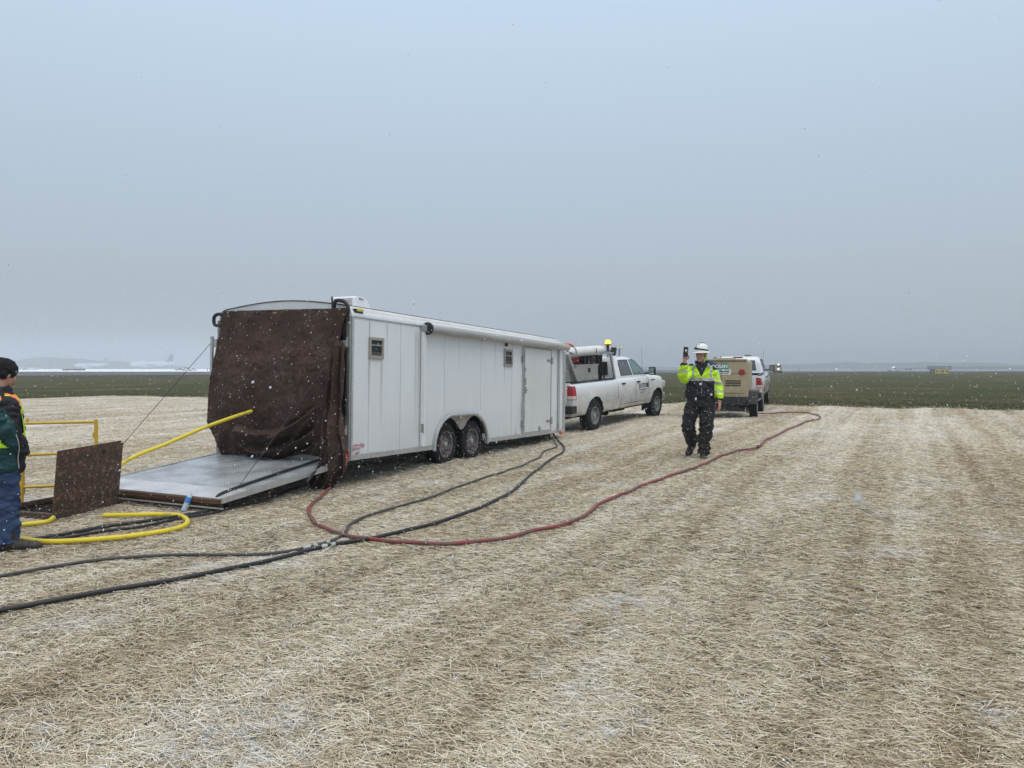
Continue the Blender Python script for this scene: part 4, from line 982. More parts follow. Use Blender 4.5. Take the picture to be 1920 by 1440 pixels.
    b = MB(); b.box((1.60, 0, 1.865), (.05, .34, .045)); b.build("high_brake_lamp", M['red'], t, bevel=.008)
    # doors: seams, handles
    def panelseam(pts, s_):
        b = MB(); b.tube([Vector((x, s_ * (side(x, z) + .0005), z)) for x, z in pts], .005, 5); b.build("door_seam", M['dark'], t)
    for s_ in (-1, 1):
        for x in (1.38, 2.53, 3.46 if s_ else 0):
            pz = [(x, z) for z in np.linspace(.56 if x < 3.4 else .62, 1.29, 12)]
            panelseam(pz, s_)
        panelseam([(x, .575) for x in np.linspace(1.5, 3.40, 12)], s_)
        for x in (1.66, 2.66):
            z = 1.145; b = MB(); b.box((x + .06, s_ * (side(x, z) + .018), z), (.20, .03, .045)); b.build("door_handle", M['black'], t, bevel=.008)
        # mirror
        mr = MB(); mr.box((3.42, s_ * 1.12, 1.43), (.12, .20, .24)); mi_ = mr.build("mirror", M['black'], t, bevel=.03)
        mr = MB(); mr.tube([(3.42, s_ * .86, 1.35), (3.43, s_ * 1.06, 1.37)], .03, 8); mr.build("mirror_arm", M['black'], mi_)
        mr = MB(); mr.box((3.357, s_ * 1.12, 1.43), (.004, .155, .18)); mr.build("mirror_glass", mat("mirror_glass", (.5, .55, .58), .05, .9), mi_)
        # tail lamp wraps round the corner
        tl_ = MB(); rg = []
        for x in (XR - .012, XR + .03, XR + .08, XR + .115):
            rg.append([Vector((x, s_ * (side(max(x, XR), z) + .008), z)) for z in np.linspace(.885, 1.225, 9)] + [Vector((x, s_ * .80, z)) for z in (1.225, .885)])
        tl_.rings(rg, True); l_ = tl_.build("tail_lamp", M['red'], t, True)
        tl_ = MB(); rg = []
        for x in (XR - .016, XR + .03, XR + .06, XR + .095): rg.append([Vector((x, s_ * (side(max(x, XR), z) + .012), z)) for z in (.90, .94, .98)] + [Vector((x, s_ * .81, z)) for z in (.98, .90)])
        tl_.rings(rg, True); tl_.build("reverse_lamp", M['clear'], l_, True)
        h = MB(); h.box((XF - .14, s_ * .78, .98), (.20, .26, .20)); h.build("headlight", M['clear'], t, bevel=.04)
        rl = MB(); rl.box((.12, s_ * .90, 1.315), (2.48, .085, .022)); rl.build("bed_rail_cap", M['black'], t, bevel=.006)
        fl = MB(); fl.box((WB - .75, s_ * .90, .34), (.02, .2, .16)); fl.build("mud_flap", M['rubber'], t)
    b = MB(); b.prism([(XR - .008, y, z) for y, z in ((-.80, .72), (.80, .72), (.80, 1.29), (-.80, 1.29))], (-.02, 0, 0)); tg = b.build("tailgate", M['paint'], t, bevel=.01)
    b = MB(); b.box((XR - .036, 0, 1.16), (.02, .30, .09)); b.build("tailgate_handle", M['black'], tg, bevel=.01)
    b = MB(); b.box((XR - .035, 0, .62), (.16, 1.5, .17)); 
    for s_ in (-1, 1): b.box((XR + .02, s_ * .86, .64), (.27, .24, .19))
    b.box((XR - .05, 0, .73), (.14, 1.3, .02)); b.build("rear_bumper", M['black'], t, bevel=.03)
    b = MB(); b.box((XF - .02, 0, .58), (.22, 1.7, .26)); b.build("front_bumper", M['alu'], t, bevel=.06)
    b = MB(); b.box((XF - .02, 0, .92), (.06, 1.2, .30)); b.build("grille", M['black'], t, bevel=.02)
    b = MB(); b.box((1.7, 0, .42), (5.4, 1.0, .14)); b.cyl((0, -.8, .41), (0, .8, .41), .07); b.cyl((WB, -.8, .41), (WB, .8, .41), .07); b.box((.6, .35, .36), (1.1, .2, .16)); b.box((2.2, -.25, .36), (1.2, .5, .10)); b.build("chassis", M['dark'], t)
    b = MB(); b.tube([(3.42, -.80, 1.30), (3.40, -.80, 2.12)], .004, 5); b.build("aerial", M['black'], t)
    b = MB(); b.box((3.72, -1.0 + .01, 1.155), (.12, .012, .035)); b.box((3.88, -.985, 1.155), (.06, .012, .035)); b.build("fender_badge", M['black'], t)
    if not rack:
        b = MB(); b.ell((2.35, -.30, 1.935), (.19, .14, .045)); b.build("roof_beacon", mat("beacon_taupe", (.22, .19, .16), .4), t, True)
        b = MB(); b.box((1.58, .62, 1.86), (.04, .03, .10)); b.build("roof_antenna", M['black'], t)
        return t
    # ---- service rack on the bed
    rk = M['galv']
    b = MB()
    for s_ in (-1, 1):
        b.prism([(XR + .30, s_ * .88, 1.33), (XR + .44, s_ * .88, 1.33), (XR + .06, s_ * .80, 2.0), (XR - .02, s_ * .80, 2.0)], (0, s_ * .05, 0))
        b.prism([(1.28, s_ * .88, 1.33), (1.37, s_ * .88, 1.33), (1.30, s_ * .80, 1.98), (1.22, s_ * .80, 1.98)], (0, s_ * .05, 0))
        b.box((.18, s_ * .80, 2.0), (2.6, .045, .045))
    b.box((.05, 0, 2.0), (.06, 1.6, .045)); b.box((1.40, 0, 2.0), (.06, 1.6, .045)); b.box((XR + .02, 0, 2.0), (.05, 1.6, .045)); b.build("ladder_rack", rk, t, bevel=.005)
    b = MB(); b.prism([(XR + .04, -.80, 1.33), (XR + .36, -.80, 1.33), (XR + .06, -.76, 1.96), (XR + .0, -.76, 1.96)], (0, 1.6, 0)); b.build("end_panel", M['galv'], t)
    pt = sub("pipe_carrier", t); y_, z_ = -.66, 1.985 + .09
    b = MB(); b.cyl((XR + .10, y_, z_ - .02), (1.02, y_, z_ + .02), .125, n=24); b.build("pipe", M['pvc'], pt, True)
    b = MB(); b.lathe([(.02, -.02), (.135, -.02), (.14, .02), (.135, .09)], (XR + .08, y_, z_ - .02), 'x', 24); b.lathe([(.02, .02), (.12, .02), (.135, -.05)], (1.04, y_, z_ + .02), 'x', 24); b.build("pipe_cap", M['white'], pt, True)
    b = MB()
    for x in (-.62, .50): b.lathe([(.129, -.02), (.131, -.02), (.131, .02), (.129, .02)], (x, y_, z_), 'x', 24)
    b.tube([(XR + .05, y_ - .13, z_ + .02), (XR + .45, y_ - .135, z_ - .08)], .012, 6); b.build("strap", M['black'], pt)
    b = MB(); b.tube(catmull([(-.75, -.3, 2.05), (-.60, -.32, 2.22), (-.3, -.34, 2.27), (0, -.34, 2.22), (.15, -.3, 2.05)], 6), .03, 8); b.build("orange_cable", M['ambero'], t, True)
    tb = sub("tool_box", t)
    b = MB(); b.box((-.22, -.62, 1.50), (1.22, .52, .42)); b.build("box_shell", mat("box_aluminium", (.40, .39, .36), .5, .4, var=.12, vscale=4, stretch=(1, 1, 10)), tb, bevel=.012)
    b = MB()
    for k in range(7): b.box((-.22, -.883, 1.34 + k * .052), (1.16, .008, .008))
    b.box((-.22, -.62, 1.72), (1.26, .55, .03)); b.box((-.86, -.60, 1.52), (.02, .50, .38)); b.build("box_ribs", M['galv'], tb)
    b = MB(); b.box((-.12, -.89, 1.60), (.10, .02, .09)); b.box((-.12, -.895, 1.56), (.05, .03, .05)); b.build("box_latch", M['black'], tb)
    rl = sub("hose_reel", t, (.80, -.45, 1.72))
    b = MB(); b.lathe([(.03, -.10), (.30, -.10), (.31, -.08), (.12, -.07), (.12, .07), (.31, .08), (.30, .10), (.03, .10)], (0, 0, 0), 'y', 28); b.build("drum", M['galv'], rl, True)
    b = MB()
    for k in range(4):
        for j in range(3): b.lathe([(.13 + j * .045 + .022 * math.cos(a), -.05 + k * .034 + .02 * math.sin(a)) for a in np.linspace(0, 2 * PI, 9)], (0, -.0, 0), 'y', 26)
    b.build("wound_hose", M['blackh'], rl, True)
    b = MB()
    for k in range(9): a = 2 * PI * k / 9; b.cyl((math.cos(a) * .06, -.125, math.sin(a) * .06), (math.cos(a) * .27, -.125, math.sin(a) * .27), .012, n=6)
    b.lathe([(.26, -.135), (.29, -.135), (.29, -.115), (.26, -.115)], (0, 0, 0), 'y', 28); b.build("spokes", M['black'], rl)
    b = MB(); b.lathe([(.0, -.1), (.14, -.1), (.15, .1), (0, .1)], (-.78, -.50, 1.83), 'y', 20); b.build("spare_drum", mat("pale_drum", (.45, .43, .36), .6, var=.2), t, True)
    b = MB(); b.box((-.10, -.35, 1.84), (.45, .3, .16)); b.build("red_engine_cover", mat("dull_red", (.32, .03, .03), .5, var=.2), t, bevel=.03)
    b = MB(); b.box((-.12, -.20, 1.98), (.42, .3, .10)); b.build("fuel_tank", M['white'], t, bevel=.03)
    b = MB()
    for k in range(30):
        random.seed(k + 40); x, y, z = random.uniform(.45, 1.2), random.uniform(-.7, .3), random.uniform(1.35, 1.9)
        b.tube(catmull([(x, y, 1.3), (x + random.uniform(-.15, .15), y - .1, z), (x + random.uniform(-.2, .2), y + .1, 1.5)], 5), .02, 7)
    for x in (.22, .42, .62, .98, 1.16): b.box((x, -.3, 1.68), (.10, .6, .55))
    b.build("loose_lines", M['black'], t, True)
    b = MB(); b.box((.62, -.66, 1.42), (.10, .1, .16)); b.build("valve", M['ambero'], t, bevel=.02)
    bc = sub("beacon", t, (1.52, -.62, 2.06))
    b = MB(); b.cyl((0, 0, 0), (0, 0, .16), .035); b.cyl((0, 0, .16), (0, 0, .19), .085); b.build("beacon_base", M['black'], bc, True)
    b = MB(); b.lathe([(.0, .19), (.08, .19), (.078, .27), (.045, .30), (0, .305)], (0, 0, 0), 'z', 24); b.build("beacon_dome", M['amber'], bc, True)
    b = MB(); b.box((1.62, -.74, 2.04), (.10, .14, .22), Matrix.Rotation(R(20), 3, 'Y')); b.build("work_light", M['black'], t, bevel=.015)
    b = MB(); b.box((1.68, -.74, 2.03), (.012, .11, .16), Matrix.Rotation(R(20), 3, 'Y')); b.build("work_light_glass", M['clear'], t)
    ab = sub("arrow_board", t, (2.20, -.50, 2.16))
    b = MB(); b.box((0, .0, 0), (1.05, .07, .15)); b.build("board", mat("board_grey", (.55, .57, .57), .4, .3), ab, bevel=.01)
    b = MB()
    for k in range(4): b.box((-.38 + k * .25, -.04, 0), (.15, .01, .09))
    b.build("lamp_window", mat("lamp_pale", (.72, .78, .78), .3), ab)
    b = MB(); b.cyl((1.75, -.5, 1.85), (1.75, -.5, 2.1), .03); b.cyl((2.5, -.5, 1.85), (2.5, -.5, 2.1), .03); b.box((1.5, -.6, 2.05), (.4, .05, .05)); b.build("board_bracket", M['galv'], t)
    b = MB(); b.cyl((3.42, -.55, 1.36), (3.42, -.55, 1.50), .03, .02, 10); b.ell((3.42, -.55, 1.54), (.045, .045, .055)); b.build("strobe_marker", M['ambero'], t, True)
    # lettering on the front door
    y = -(side(3.05, 1.0) + .004)
    lm = M['black']
    text("ELITE", .165, t, frame_m((2.97, y, 1.02), (1, 0, 0), (0, 0, 1)), mat("decal_grey", (.08, .09, .11), .5), "lettering", .15, 1.0, .004)
    b = MB(); b.box((3.32, y + .0, 1.025), (.20, .004, .125)); b.box((3.45, y + .03, 1.06), (.001, .001, .001)); b.build("decal_block", mat("decal_dark_red", (.12, .05, .06), .5), t)
    b = MB(); b.box((2.74, y - .001, 1.0), (.018, .004, .20)); b.build("decal_bar", mat("decal_grey", (.08, .09, .11)), t)
    b = MB(); 
    for k in range(9): b.box((2.80 + k * .05, y - .001, .905), (.034, .003, .026))
    for k in range(6): b.box((2.84 + k * .05, y - .001, .835), (.034, .003, .022))
    b.build("decal_small_line", mat("decal_grey", (.08, .09, .11)), t)
    return t
def place_truck(nr, nf):
    """near-side contact points of rear and front tyre -> location and rotation"""
    nr, nf = Vector(nr), Vector(nf); f = (nf - nr); L = math.hypot(f.x, f.y); h = math.atan2(f.y, f.x)
    left = Vector((-math.sin(h), math.cos(h), 0)); o = nr + left * .98
    pit_ = -math.atan2(G(nr.x + f.x / L * WB, nr.y + f.y / L * WB) - G(nr.x, nr.y) , WB)
    return Vector((o.x, o.y, G(nr.x, nr.y) + .0)), Euler((0, pit_, h), 'XYZ')
l_, r_ = place_truck((2.17, 19.95, 0), (4.44, 23.40, 0))
pickup("white pickup truck with service rack and lit amber beacon hitched to the long trailer", l_, r_, "white pickup trucks", True)
l_, r_ = place_truck((8.67, 26.5, 0), (10.10, 30.24, 0))
pickup("white pickup truck without a rack, parked ahead of the beige compressor", l_, r_, "white pickup trucks", False)

# ------------------------------------------------------------------ towed air compressor
ch = R(90 - 20.5)
cl = Vector((math.cos(ch + PI / 2), math.sin(ch + PI / 2), 0)); CW = 1.52
co = Vector((6.88, 22.4, 0)) + cl * (CW / 2); co.z = G(co.x, co.y) + .02
cp = thing("air_compressor", "beige towed air compressor on two wheels behind the second white pickup", "compressor", co, (0, 0, ch))
b = MB(); pr = [(-CW / 2, .64), (CW / 2, .64), (CW / 2, 1.66), (CW / 2 - .05, 1.735), (CW / 2 - .12, 1.755), (-CW / 2 + .12, 1.755), (-CW / 2 + .05, 1.735), (-CW / 2, 1.66)]
b.prism([(0, y, z) for y, z in pr], (1.95, 0, 0)); b.build("enclosure", M['beige'], cp, bevel=.018)
b = MB(); b.box((-.002, 0, 1.20), (.010, .008, 1.05)); b.box((-.002, 0, 1.33), (.010, CW - .06, .008)); b.box((-.002, 0, 1.69), (.010, CW - .1, .010)); b.box((-.002, -.05, .76), (.010, CW - .3, .008)); b.build("panel_seam", M['dark'], cp)
b = MB(); b.box((-.012, 0, 1.745), (.05, CW - .06, .03)); b.box((.6, -.1, 1.775), (.6, .5, .05)); b.cyl((1.2, .3, 1.75), (1.2, .3, 1.86), .05); b.build("roof_trim", mat("beige_trim", (.42, .36, .25), .5), cp, bevel=.01)
b = MB()
for k, z in enumerate((.985, 1.055, 1.12)):
    if k == 0: b.box((-.006, -.19, z), (.016, .15, .03)); b.box((-.006, -.42, z), (.016, .27, .03))
    else: b.box((-.006, -.335, z), (.016, .44, .03))
b.build("vent_slot", M['dark'], cp)
b = MB(); b.lathe([(0, -.02), (.085, -.02), (.09, -.008), (.09, 0)], (0, -.58, 1.37), 'x', 26); b.build("round_reflector", mat("dull_red_lens", (.26, .02, .02), .35), cp, True)
# blue to green wave-shaped logo with its word, and the rental sticker
lw, lh = .62, .20; cy0 = .12 ; z0_ = 1.545; b = MB(); N = 24
def lg(i): 
    t = i / N; w_ = .035 * math.sin(t * 2 * PI * 1.0 + .6); return cy0 - (t - .5) * lw, z0_ + w_ + lh / 2, z0_ - lh / 2 + w_ * .8 * (1 if t > .1 else .4)
for i in range(N):
    y0, a0, c0 = lg(i); y1, a1, c1_ = lg(i + 1)
    b.add([(-.004, y0, c0), (-.004, y1, c1_), (-.004, y1, a1), (-.004, y0, a0)], [(0, 1, 2, 3)], 0 if i < N * .58 else 1)
b.build("logo_panel", [M['blue'], M['teal']], cp, fix=False)
text("DOOSAN", .140, cp, frame_m((-.010, cy0 - .02, z0_ - .005), (0, -1, 0), (0, 0, 1)), M['white'], "logo_lettering", 0, .92, .004)
b = MB(); b.box((-.003, .04, 1.375), (.006, .62, .15)); b.build("rental_sticker", M['white'], cp)
text("Tool Rentals", .10, cp, frame_m((-.009, .03, 1.40), (0, -1, 0), (0, 0, 1)), M['dark'], "sticker_lettering", .2, 1.0, .003)
b = MB(); 
for k in range(9): b.box((-.0075, .22 - k * .05, 1.33), (.002, .036, .02))
b.build("sticker_small_line", M['dark'], cp)
b = MB(); b.box((.95, 0, .53), (2.1, CW - .12, .20)); b.box((.95, 0, .40), (1.7, CW - .5, .16)); b.box((2.4, 0, .50), (1.1, .12, .10)); b.build("chassis", M['black'], cp, bevel=.01)
b = MB(); b.cyl((.65, -.9, .33), (.65, .9, .33), .04); b.build("axle", M['black'], cp)
b = MB(); b.cyl((2.8, 0, .1), (2.8, 0, .7), .03); b.build("jack", M['black'], cp)
for s_ in (-1, 1):
    wheel(cp, (.68, s_ * .88, .34), .34, .22, .19, M['rim2'], s_, 6)
    b = MB(); b.prism([(.20, s_ * .775, .45), (.20, s_ * .775, .80), (.34, s_ * .775, .84), (1.05, s_ * .775, .84), (1.18, s_ * .775, .72), (1.18, s_ * .775, .68), (1.04, s_ * .775, .78), (.34, s_ * .775, .78), (.24, s_ * .775, .74), (.24, s_ * .775, .45)], (0, s_ * .25, 0)); b.build("fender", M['black'], cp, bevel=.01)
    b = MB(); b.box((.19, s_ * .90, .62), (.02, .25, .36)); b.build("mud_guard", mat("guard_grey", (.06, .065, .07), .6), cp, bevel=.008)

# ------------------------------------------------------------------ people
def fuse(name, shapes, vox, it, mats, parent, matf=None, wr=0.0, wscale=14, seed=0, dec=None, mtx=None):
    """one continuous surface grown over overlapping shapes"""
    b = MB(); 
    for f in shapes: f(b)
    me = b.mesh("t"); bm = bmesh.new(); bm.from_mesh(me); bmesh.ops.recalc_face_normals(bm, faces=bm.faces); bm.to_mesh(me); bm.free()
    o = bpy.data.objects.new("t", me); COL.objects.link(o)
    md = o.modifiers.new("r", 'REMESH'); md.mode = 'VOXEL'; md.voxel_size = vox; md.adaptivity = 0
    md = o.modifiers.new("s", 'SMOOTH'); md.iterations = it; md.factor = .5
    me = evalmesh(o); bpy.data.objects.remove(o)
    if wr:
        nv = len(me.vertices); co = np.empty(nv * 3); me.vertices.foreach_get("co", co); co = co.reshape(-1, 3); nr = np.empty(nv * 3); me.vertices.foreach_get("normal", nr); nr = nr.reshape(-1, 3)
        d = np.array([noise.noise(Vector((c[0] * wscale + 2.5 * math.sin(c[2] * 9 + seed), c[1] * wscale, c[2] * wscale * .8 + seed))) + .6 * abs(noise.noise(Vector((c[0] * wscale * 1.3 + seed, c[1] * wscale * 1.3, c[2] * wscale * 2.0)))) for c in co])
        me.vertices.foreach_set("co", (co + nr * (d * wr)[:, None]).ravel())
    if mtx is not None: me.transform(mtx)
    me.materials.clear(); ob = link(name, me, mats, parent, True)
    if "sharp_edge" in me.attributes: me.attributes.remove(me.attributes["sharp_edge"])
    if matf:
        for p in me.polygons: p.material_index = matf(p.center, p.normal)
    return ob
def limb(pts, rs, n=14): return lambda b: b.tube(catmull(pts, 5), list(np.interp(np.arange((len(pts) - 1) * 5 + 1) / 5, range(len(pts)), rs)), n)
def loft(secs, n=24):
    """secs: (z, cx, cy, rx, ry)"""
    return lambda b: b.rings([[Vector((cx + rx * math.cos(a), cy + ry * math.sin(a), z)) for a in [2 * PI * k / n for k in range(n)]] for z, cx, cy, rx, ry in secs])
def ball(c, r, rot=None): return lambda b: b.ell(c, r, rot=rot)
def hand(wrist, palm_dir, back_n, s=1.0, curl=.5, thumb=1, spread=.1):
    """palm with four separate unequal fingers and a thumb from the side of the palm"""
    w_ = Vector(wrist); d = Vector(palm_dir).normalized(); n = Vector(back_n); n = (n - d * n.dot(d)).normalized(); t = d.cross(n) * thumb
    sh = []
    pc = w_ + d * .055 * s
    rot = Matrix((t, d, n)).transposed()
    sh.append(ball(pc, (.042 * s, .055 * s, .019 * s), rot)); sh.append(limb([w_ - d * .03 * s, w_ + d * .03 * s], [.028 * s, .030 * s]))
    for k, ln in enumerate((.078, .086, .080, .062)):
        base = w_ + d * .090 * s + t * (.030 - .020 * k) * s
        dirs = [(d + t * spread * (1.5 - k)).normalized()]; p = [base - d * .02 * s, base]
        cur = dirs[0]
        for j, fr in enumerate((.45, .32, .23)):
            a = curl * (.6 + .55 * j); cur2 = (cur * math.cos(a) - n * math.sin(a)).normalized(); p.append(p[-1] + cur2 * ln * fr * s)
        sh.append(limb(p, [.0095 * s, .0098 * s, .0092 * s, .0085 * s, .0072 * s], 10))
    b0 = w_ + d * .028 * s + t * .030 * s
    p = [b0, b0 + (t * .8 + d * .7 - n * .25).normalized() * .038 * s, b0 + (t * .7 + d * .9 - n * .5).normalized() * .064 * s + d * .006, b0 + (t * .45 + d * 1.0 - n * .75).normalized() * .088 * s]
    sh.append(limb(p, [.014 * s, .012 * s, .0105 * s, .0085 * s], 10))
    return sh
def head(c, turn, nod=0.0, s=1.0):
    """skull, jaw, nose, brow, cheeks, ears; face towards local -y before turning"""
    Rm = Matrix.Rotation(turn, 3, 'Z') @ Matrix.Rotation(nod, 3, 'X'); c = Vector(c)
    P = lambda x, y, z: c + Rm @ (Vector((x, y, z)) * s)
    sh = [ball(P(0, .012, .045), (.077 * s, .095 * s, .088 * s), Rm), ball(P(0, -.018, -.03), (.062 * s, .075 * s, .085 * s), Rm), ball(P(0, -.050, -.088), (.034 * s, .036 * s, .030 * s), Rm),
          limb([P(0, -.085, .015), P(0, -.104, -.012), P(0, -.113, -.030)], [.010 * s, .014 * s, .017 * s], 10), ball(P(0, -.080, .028), (.055 * s, .018 * s, .011 * s), Rm),
          ball(P(.038, -.066, -.022), (.022 * s, .020 * s, .020 * s), Rm), ball(P(-.038, -.066, -.022), (.022 * s, .020 * s, .020 * s), Rm), ball(P(0, -.088, -.060), (.026 * s, .012 * s, .012 * s), Rm)]
    for q in (-1, 1): sh.append(ball(P(q * .078, .012, -.005), (.010 * s, .020 * s, .032 * s), Rm))
    return sh, P, Rm
def face(P, Rm, parent, smile=True):
    for q in (-1, 1):
        b = MB(); b.ell(P(q * .031, -.0800, .005), (.013, .009, .008), 12, 8, Rm); e_ = b.build("eye", M['teeth'], parent, True)
        b = MB(); b.ell(P(q * .031, -.0875, .005), (.006, .004, .006), 10, 6, Rm); b.build("iris", M['eye'], e_, True)
        b = MB(); b.tube([P(q * .015, -.093, .027), P(q * .033, -.092, .032), P(q * .052, -.080, .026)], [.004, .0055, .003], 7); b.build("eyebrow", M['boot'], parent, True)
    b = MB(); b.tube([P(-.030, -.084, -.052), P(-.015, -.097, -.060), P(0, -.101, -.062), P(.015, -.097, -.060), P(.030, -.084, -.052)], [.003, .006, .007, .006, .003], 8); b.build("lips", M['lips'], parent, True)
    if smile: b = MB(); b.tube([P(-.020, -.093, -.0565), P(0, -.1045, -.0605), P(.020, -.093, -.0565)], [.002, .004, .002], 7); b.build("teeth", M['teeth'], parent, True)
def boot(heel, toe, up, s=1.0):
    h, t = Vector(heel), Vector(toe); d = (t - h).normalized(); u = Vector(up); u = (u - d * u.dot(d)).normalized(); L = (t - h).length
    r3 = Matrix((d.cross(u), d, u)).transposed()
    up_sh = [ball(h + d * L * .20 + u * .055, (.042 * s, .062 * s, .052 * s), r3), ball(h + d * L * .50 + u * .052, (.045 * s, .09 * s, .046 * s), r3), ball(h + d * L * .78 + u * .045, (.050 * s, .072 * s, .040 * s), r3), limb([h + d * L * .24 + u * .05, h + d * L * .22 + u * .20], [.05 * s, .054 * s])]
    def sole(b):
        pr = [(.0, .034), (.12, .042), (.35, .038), (.55, .044), (.75, .050), (.92, .040), (1.0, .02)]
        pts = [h + d * L * a + r3.col[0] * w_ * s for a, w_ in pr] + [h + d * L * a - r3.col[0] * w_ * s for a, w_ in pr[::-1]]
        b.prism([p - u * .002 for p in pts], u * .028)
    return up_sh, sole

# --- walking person holding up a phone
q = gp(1315, 861.5)
P1 = thing("person", "walking person in white helmet and lime hi-vis jacket, holding up a phone", "person", q, (0, 0, R(-12)))
hs_, HP, HR = head((-.015, -.03, 1.715), R(-24), R(-4))
sh = hs_ + [limb([(-.005, .01, 1.50), (-.01, 0, 1.60), (-.012, -.01, 1.68)], [.075, .062, .058]),
            loft([(.98, 0, 0, .15, .10), (1.2, 0, 0, .15, .10), (1.42, 0, 0, .17, .10), (1.52, 0, 0, .12, .08)]),
            limb([(-.16, 0, 1.50), (-.235, -.10, 1.36), (-.30, -.20, 1.37), (-.285, -.30, 1.56), (-.28, -.32, 1.63)], [.05, .045, .045, .034, .028]),
            limb([(.17, 0, 1.49), (.25, .02, 1.30), (.28, .0, 1.18), (.28, -.06, 1.02), (.28, -.075, .96)], [.05, .045, .043, .034, .028]),
            limb([(.07, 0, .98), (.06, -.04, .55), (.035, -.0, .12)], [.07, .05, .035]), limb([(-.09, 0, .98), (-.20, .0, .54), (-.13, .38, .24)], [.07, .05, .035])]
sh += hand((-.28, -.32, 1.62), (.12, .0, 1), (.25, .97, 0), 1.0, .55, -1, .05)
sh += hand((.28, -.078, .965), (.02, -.12, -1), (.9, -.4, .0), 1.05, .48, -1, .05)
body1 = fuse("body", sh, .0048, 3, M['skin'], P1)
face(HP, HR, P1)
tj = [loft([(1.015, -.025, 0, .235, .150), (1.04, -.025, 0, .250, .165), (1.15, -.02, 0, .238, .160), (1.30, 0, 0, .228, .155), (1.42, -.012, 0, .212, .145), (1.50, -.012, 0, .185, .122), (1.56, -.005, 0, .125, .102), (1.60, -.005, 0, .095, .092)]),
      limb([(-.12, 0, 1.49), (-.19, -.03, 1.45), (-.245, -.12, 1.35), (-.305, -.21, 1.355), (-.298, -.27, 1.48), (-.285, -.31, 1.585)], [.095, .092, .080, .076, .066, .052]),
      limb([(.10, 0, 1.49), (.165, .0, 1.44), (.225, .02, 1.29), (.27, .01, 1.17), (.28, -.05, 1.05), (.283, -.07, .985)], [.085, .085, .078, .074, .064, .052])]
def jm(c, n):
    x, y, z = c
    if x < -.215 and y < -.10:                       # raised forearm
        if z > 1.555 and y < -.25: return 1
        if .0 < (z - 1.43) < .035 and y < -.22: return 2
        return 0
    if x > .20 and z < 1.33:                        # hanging sleeve
        if z < 1.015: return 1
        if 1.105 < z < 1.14 or 1.235 < z < 1.285: return 2
        return 0
    if z < 1.30: return 1
    if z < 1.345: return 2
    if y < 0 and abs(x + .01) < (z - 1.36) * .50: return 1
    if z > 1.545: return 1
    if .125 < abs(x) < .158 and y < .03: return 2
    if x > .165 and z > 1.475: return 1
    return 0
fuse("jacket", tj, .0085, 5, [M['lime'], M['navy'], M['refl']], P1, jm, .022, 13, 2)
# standing collar flared open
b = MB(); rg = []
for k in range(13):
    a = R(-60 + 300 * k / 12); ca, sa = math.cos(a + 0), math.sin(a)
    rg.append([Vector((-.005 + .095 * ca, .005 + .088 * sa, 1.56)), Vector((-.005 + .115 * ca, .005 + .105 * sa, 1.625)), Vector((-.005 + .105 * ca, .005 + .095 * sa, 1.628)), Vector((-.005 + .082 * ca, .005 + .078 * sa, 1.56))])
b.rings(rg, True); b.build("collar", M['navy'], P1, True)
b = MB(); b.tube([(-.10, -.115, 1.575), (-.155, -.13, 1.50)], .02, 8); b.tube([(.09, -.115, 1.575), (.12, -.13, 1.52)], .02, 8); b.tube([(0, -.158, 1.36), (-.01, -.163, 1.04)], .006, 6); b.build("zip", M['galv'], P1)
def tm(c, n): return 0
fuse("trousers", [loft([(.86, -.01, 0, .19, .135), (.96, -.01, 0, .205, .140), (1.08, -.01, 0, .195, .135)]),
                  limb([(.09, 0, .98), (.088, -.02, .76), (.068, -.045, .50), (.045, -.02, .28), (.035, .0, .10)], [.125, .125, .108, .098, .098]),
                  limb([(-.11, 0, .98), (-.165, -.01, .78), (-.215, -.02, .56), (-.17, .17, .38), (-.13, .37, .27)], [.125, .120, .104, .096, .094])], .009, 5, M['trous'], P1, None, .030, 11, 5)
u1, s1 = boot((.035, .06, .0), (.020, -.24, .0), (0, 0, 1), 1.12)
u2, s2 = boot((-.10, .49, .19), (-.205, .28, .008), (.12, .50, 1), 1.10)
b1 = fuse("boot", u1, .006, 3, M['boot'], P1); bb = MB(); s1(bb); bb.build("sole", M['sole'], b1)
b1 = fuse("boot", u2, .006, 3, M['boot'], P1); bb = MB(); s2(bb); bb.build("sole", M['sole'], b1)
# lime hood under the helmet
def hoodf(): return [ball(HP(0, .018, .030), (.092, .112, .108), HR), limb([HP(0, .05, -.02), HP(0, .045, -.10), HP(0, .02, -.15)], [.085, .078, .08])]
hood = fuse("hood", hoodf(), .006, 3, M['limehood'], P1)
me = hood.data; bm = bmesh.new(); bm.from_mesh(me); HRi = HR.transposed(); C0 = HP(0, 0, 0)
kill = []
for f in bm.faces:
    l = HRi @ (f.calc_center_median() - C0)
    if l.y < -.012 and l.z < .048 + .0 * l.x and abs(l.x) < .095: kill.append(f)
bmesh.ops.delete(bm, geom=kill, context='FACES'); bm.to_mesh(me); bm.free(); hood.modifiers.new("s", 'SOLIDIFY').thickness = .004
he = sub("helmet", P1, HP(0, .008, .070)); he.scale = (.92, .92, .95); he.rotation_euler = (HR @ Matrix.Rotation(R(7), 3, 'X')).to_euler()
b = MB(); b.lathe([(.122, -.015), (.124, -.005), (.120, .010), (.117, .04), (.105, .085), (.080, .118), (.045, .136), (.004, .140)], (0, 0, 0), 'z', 32)
me_ = b.mesh("h"); me_.transform(Matrix.Diagonal((1, 1.2, 1, 1))); link("shell", me_, M['helmet'], he, True)
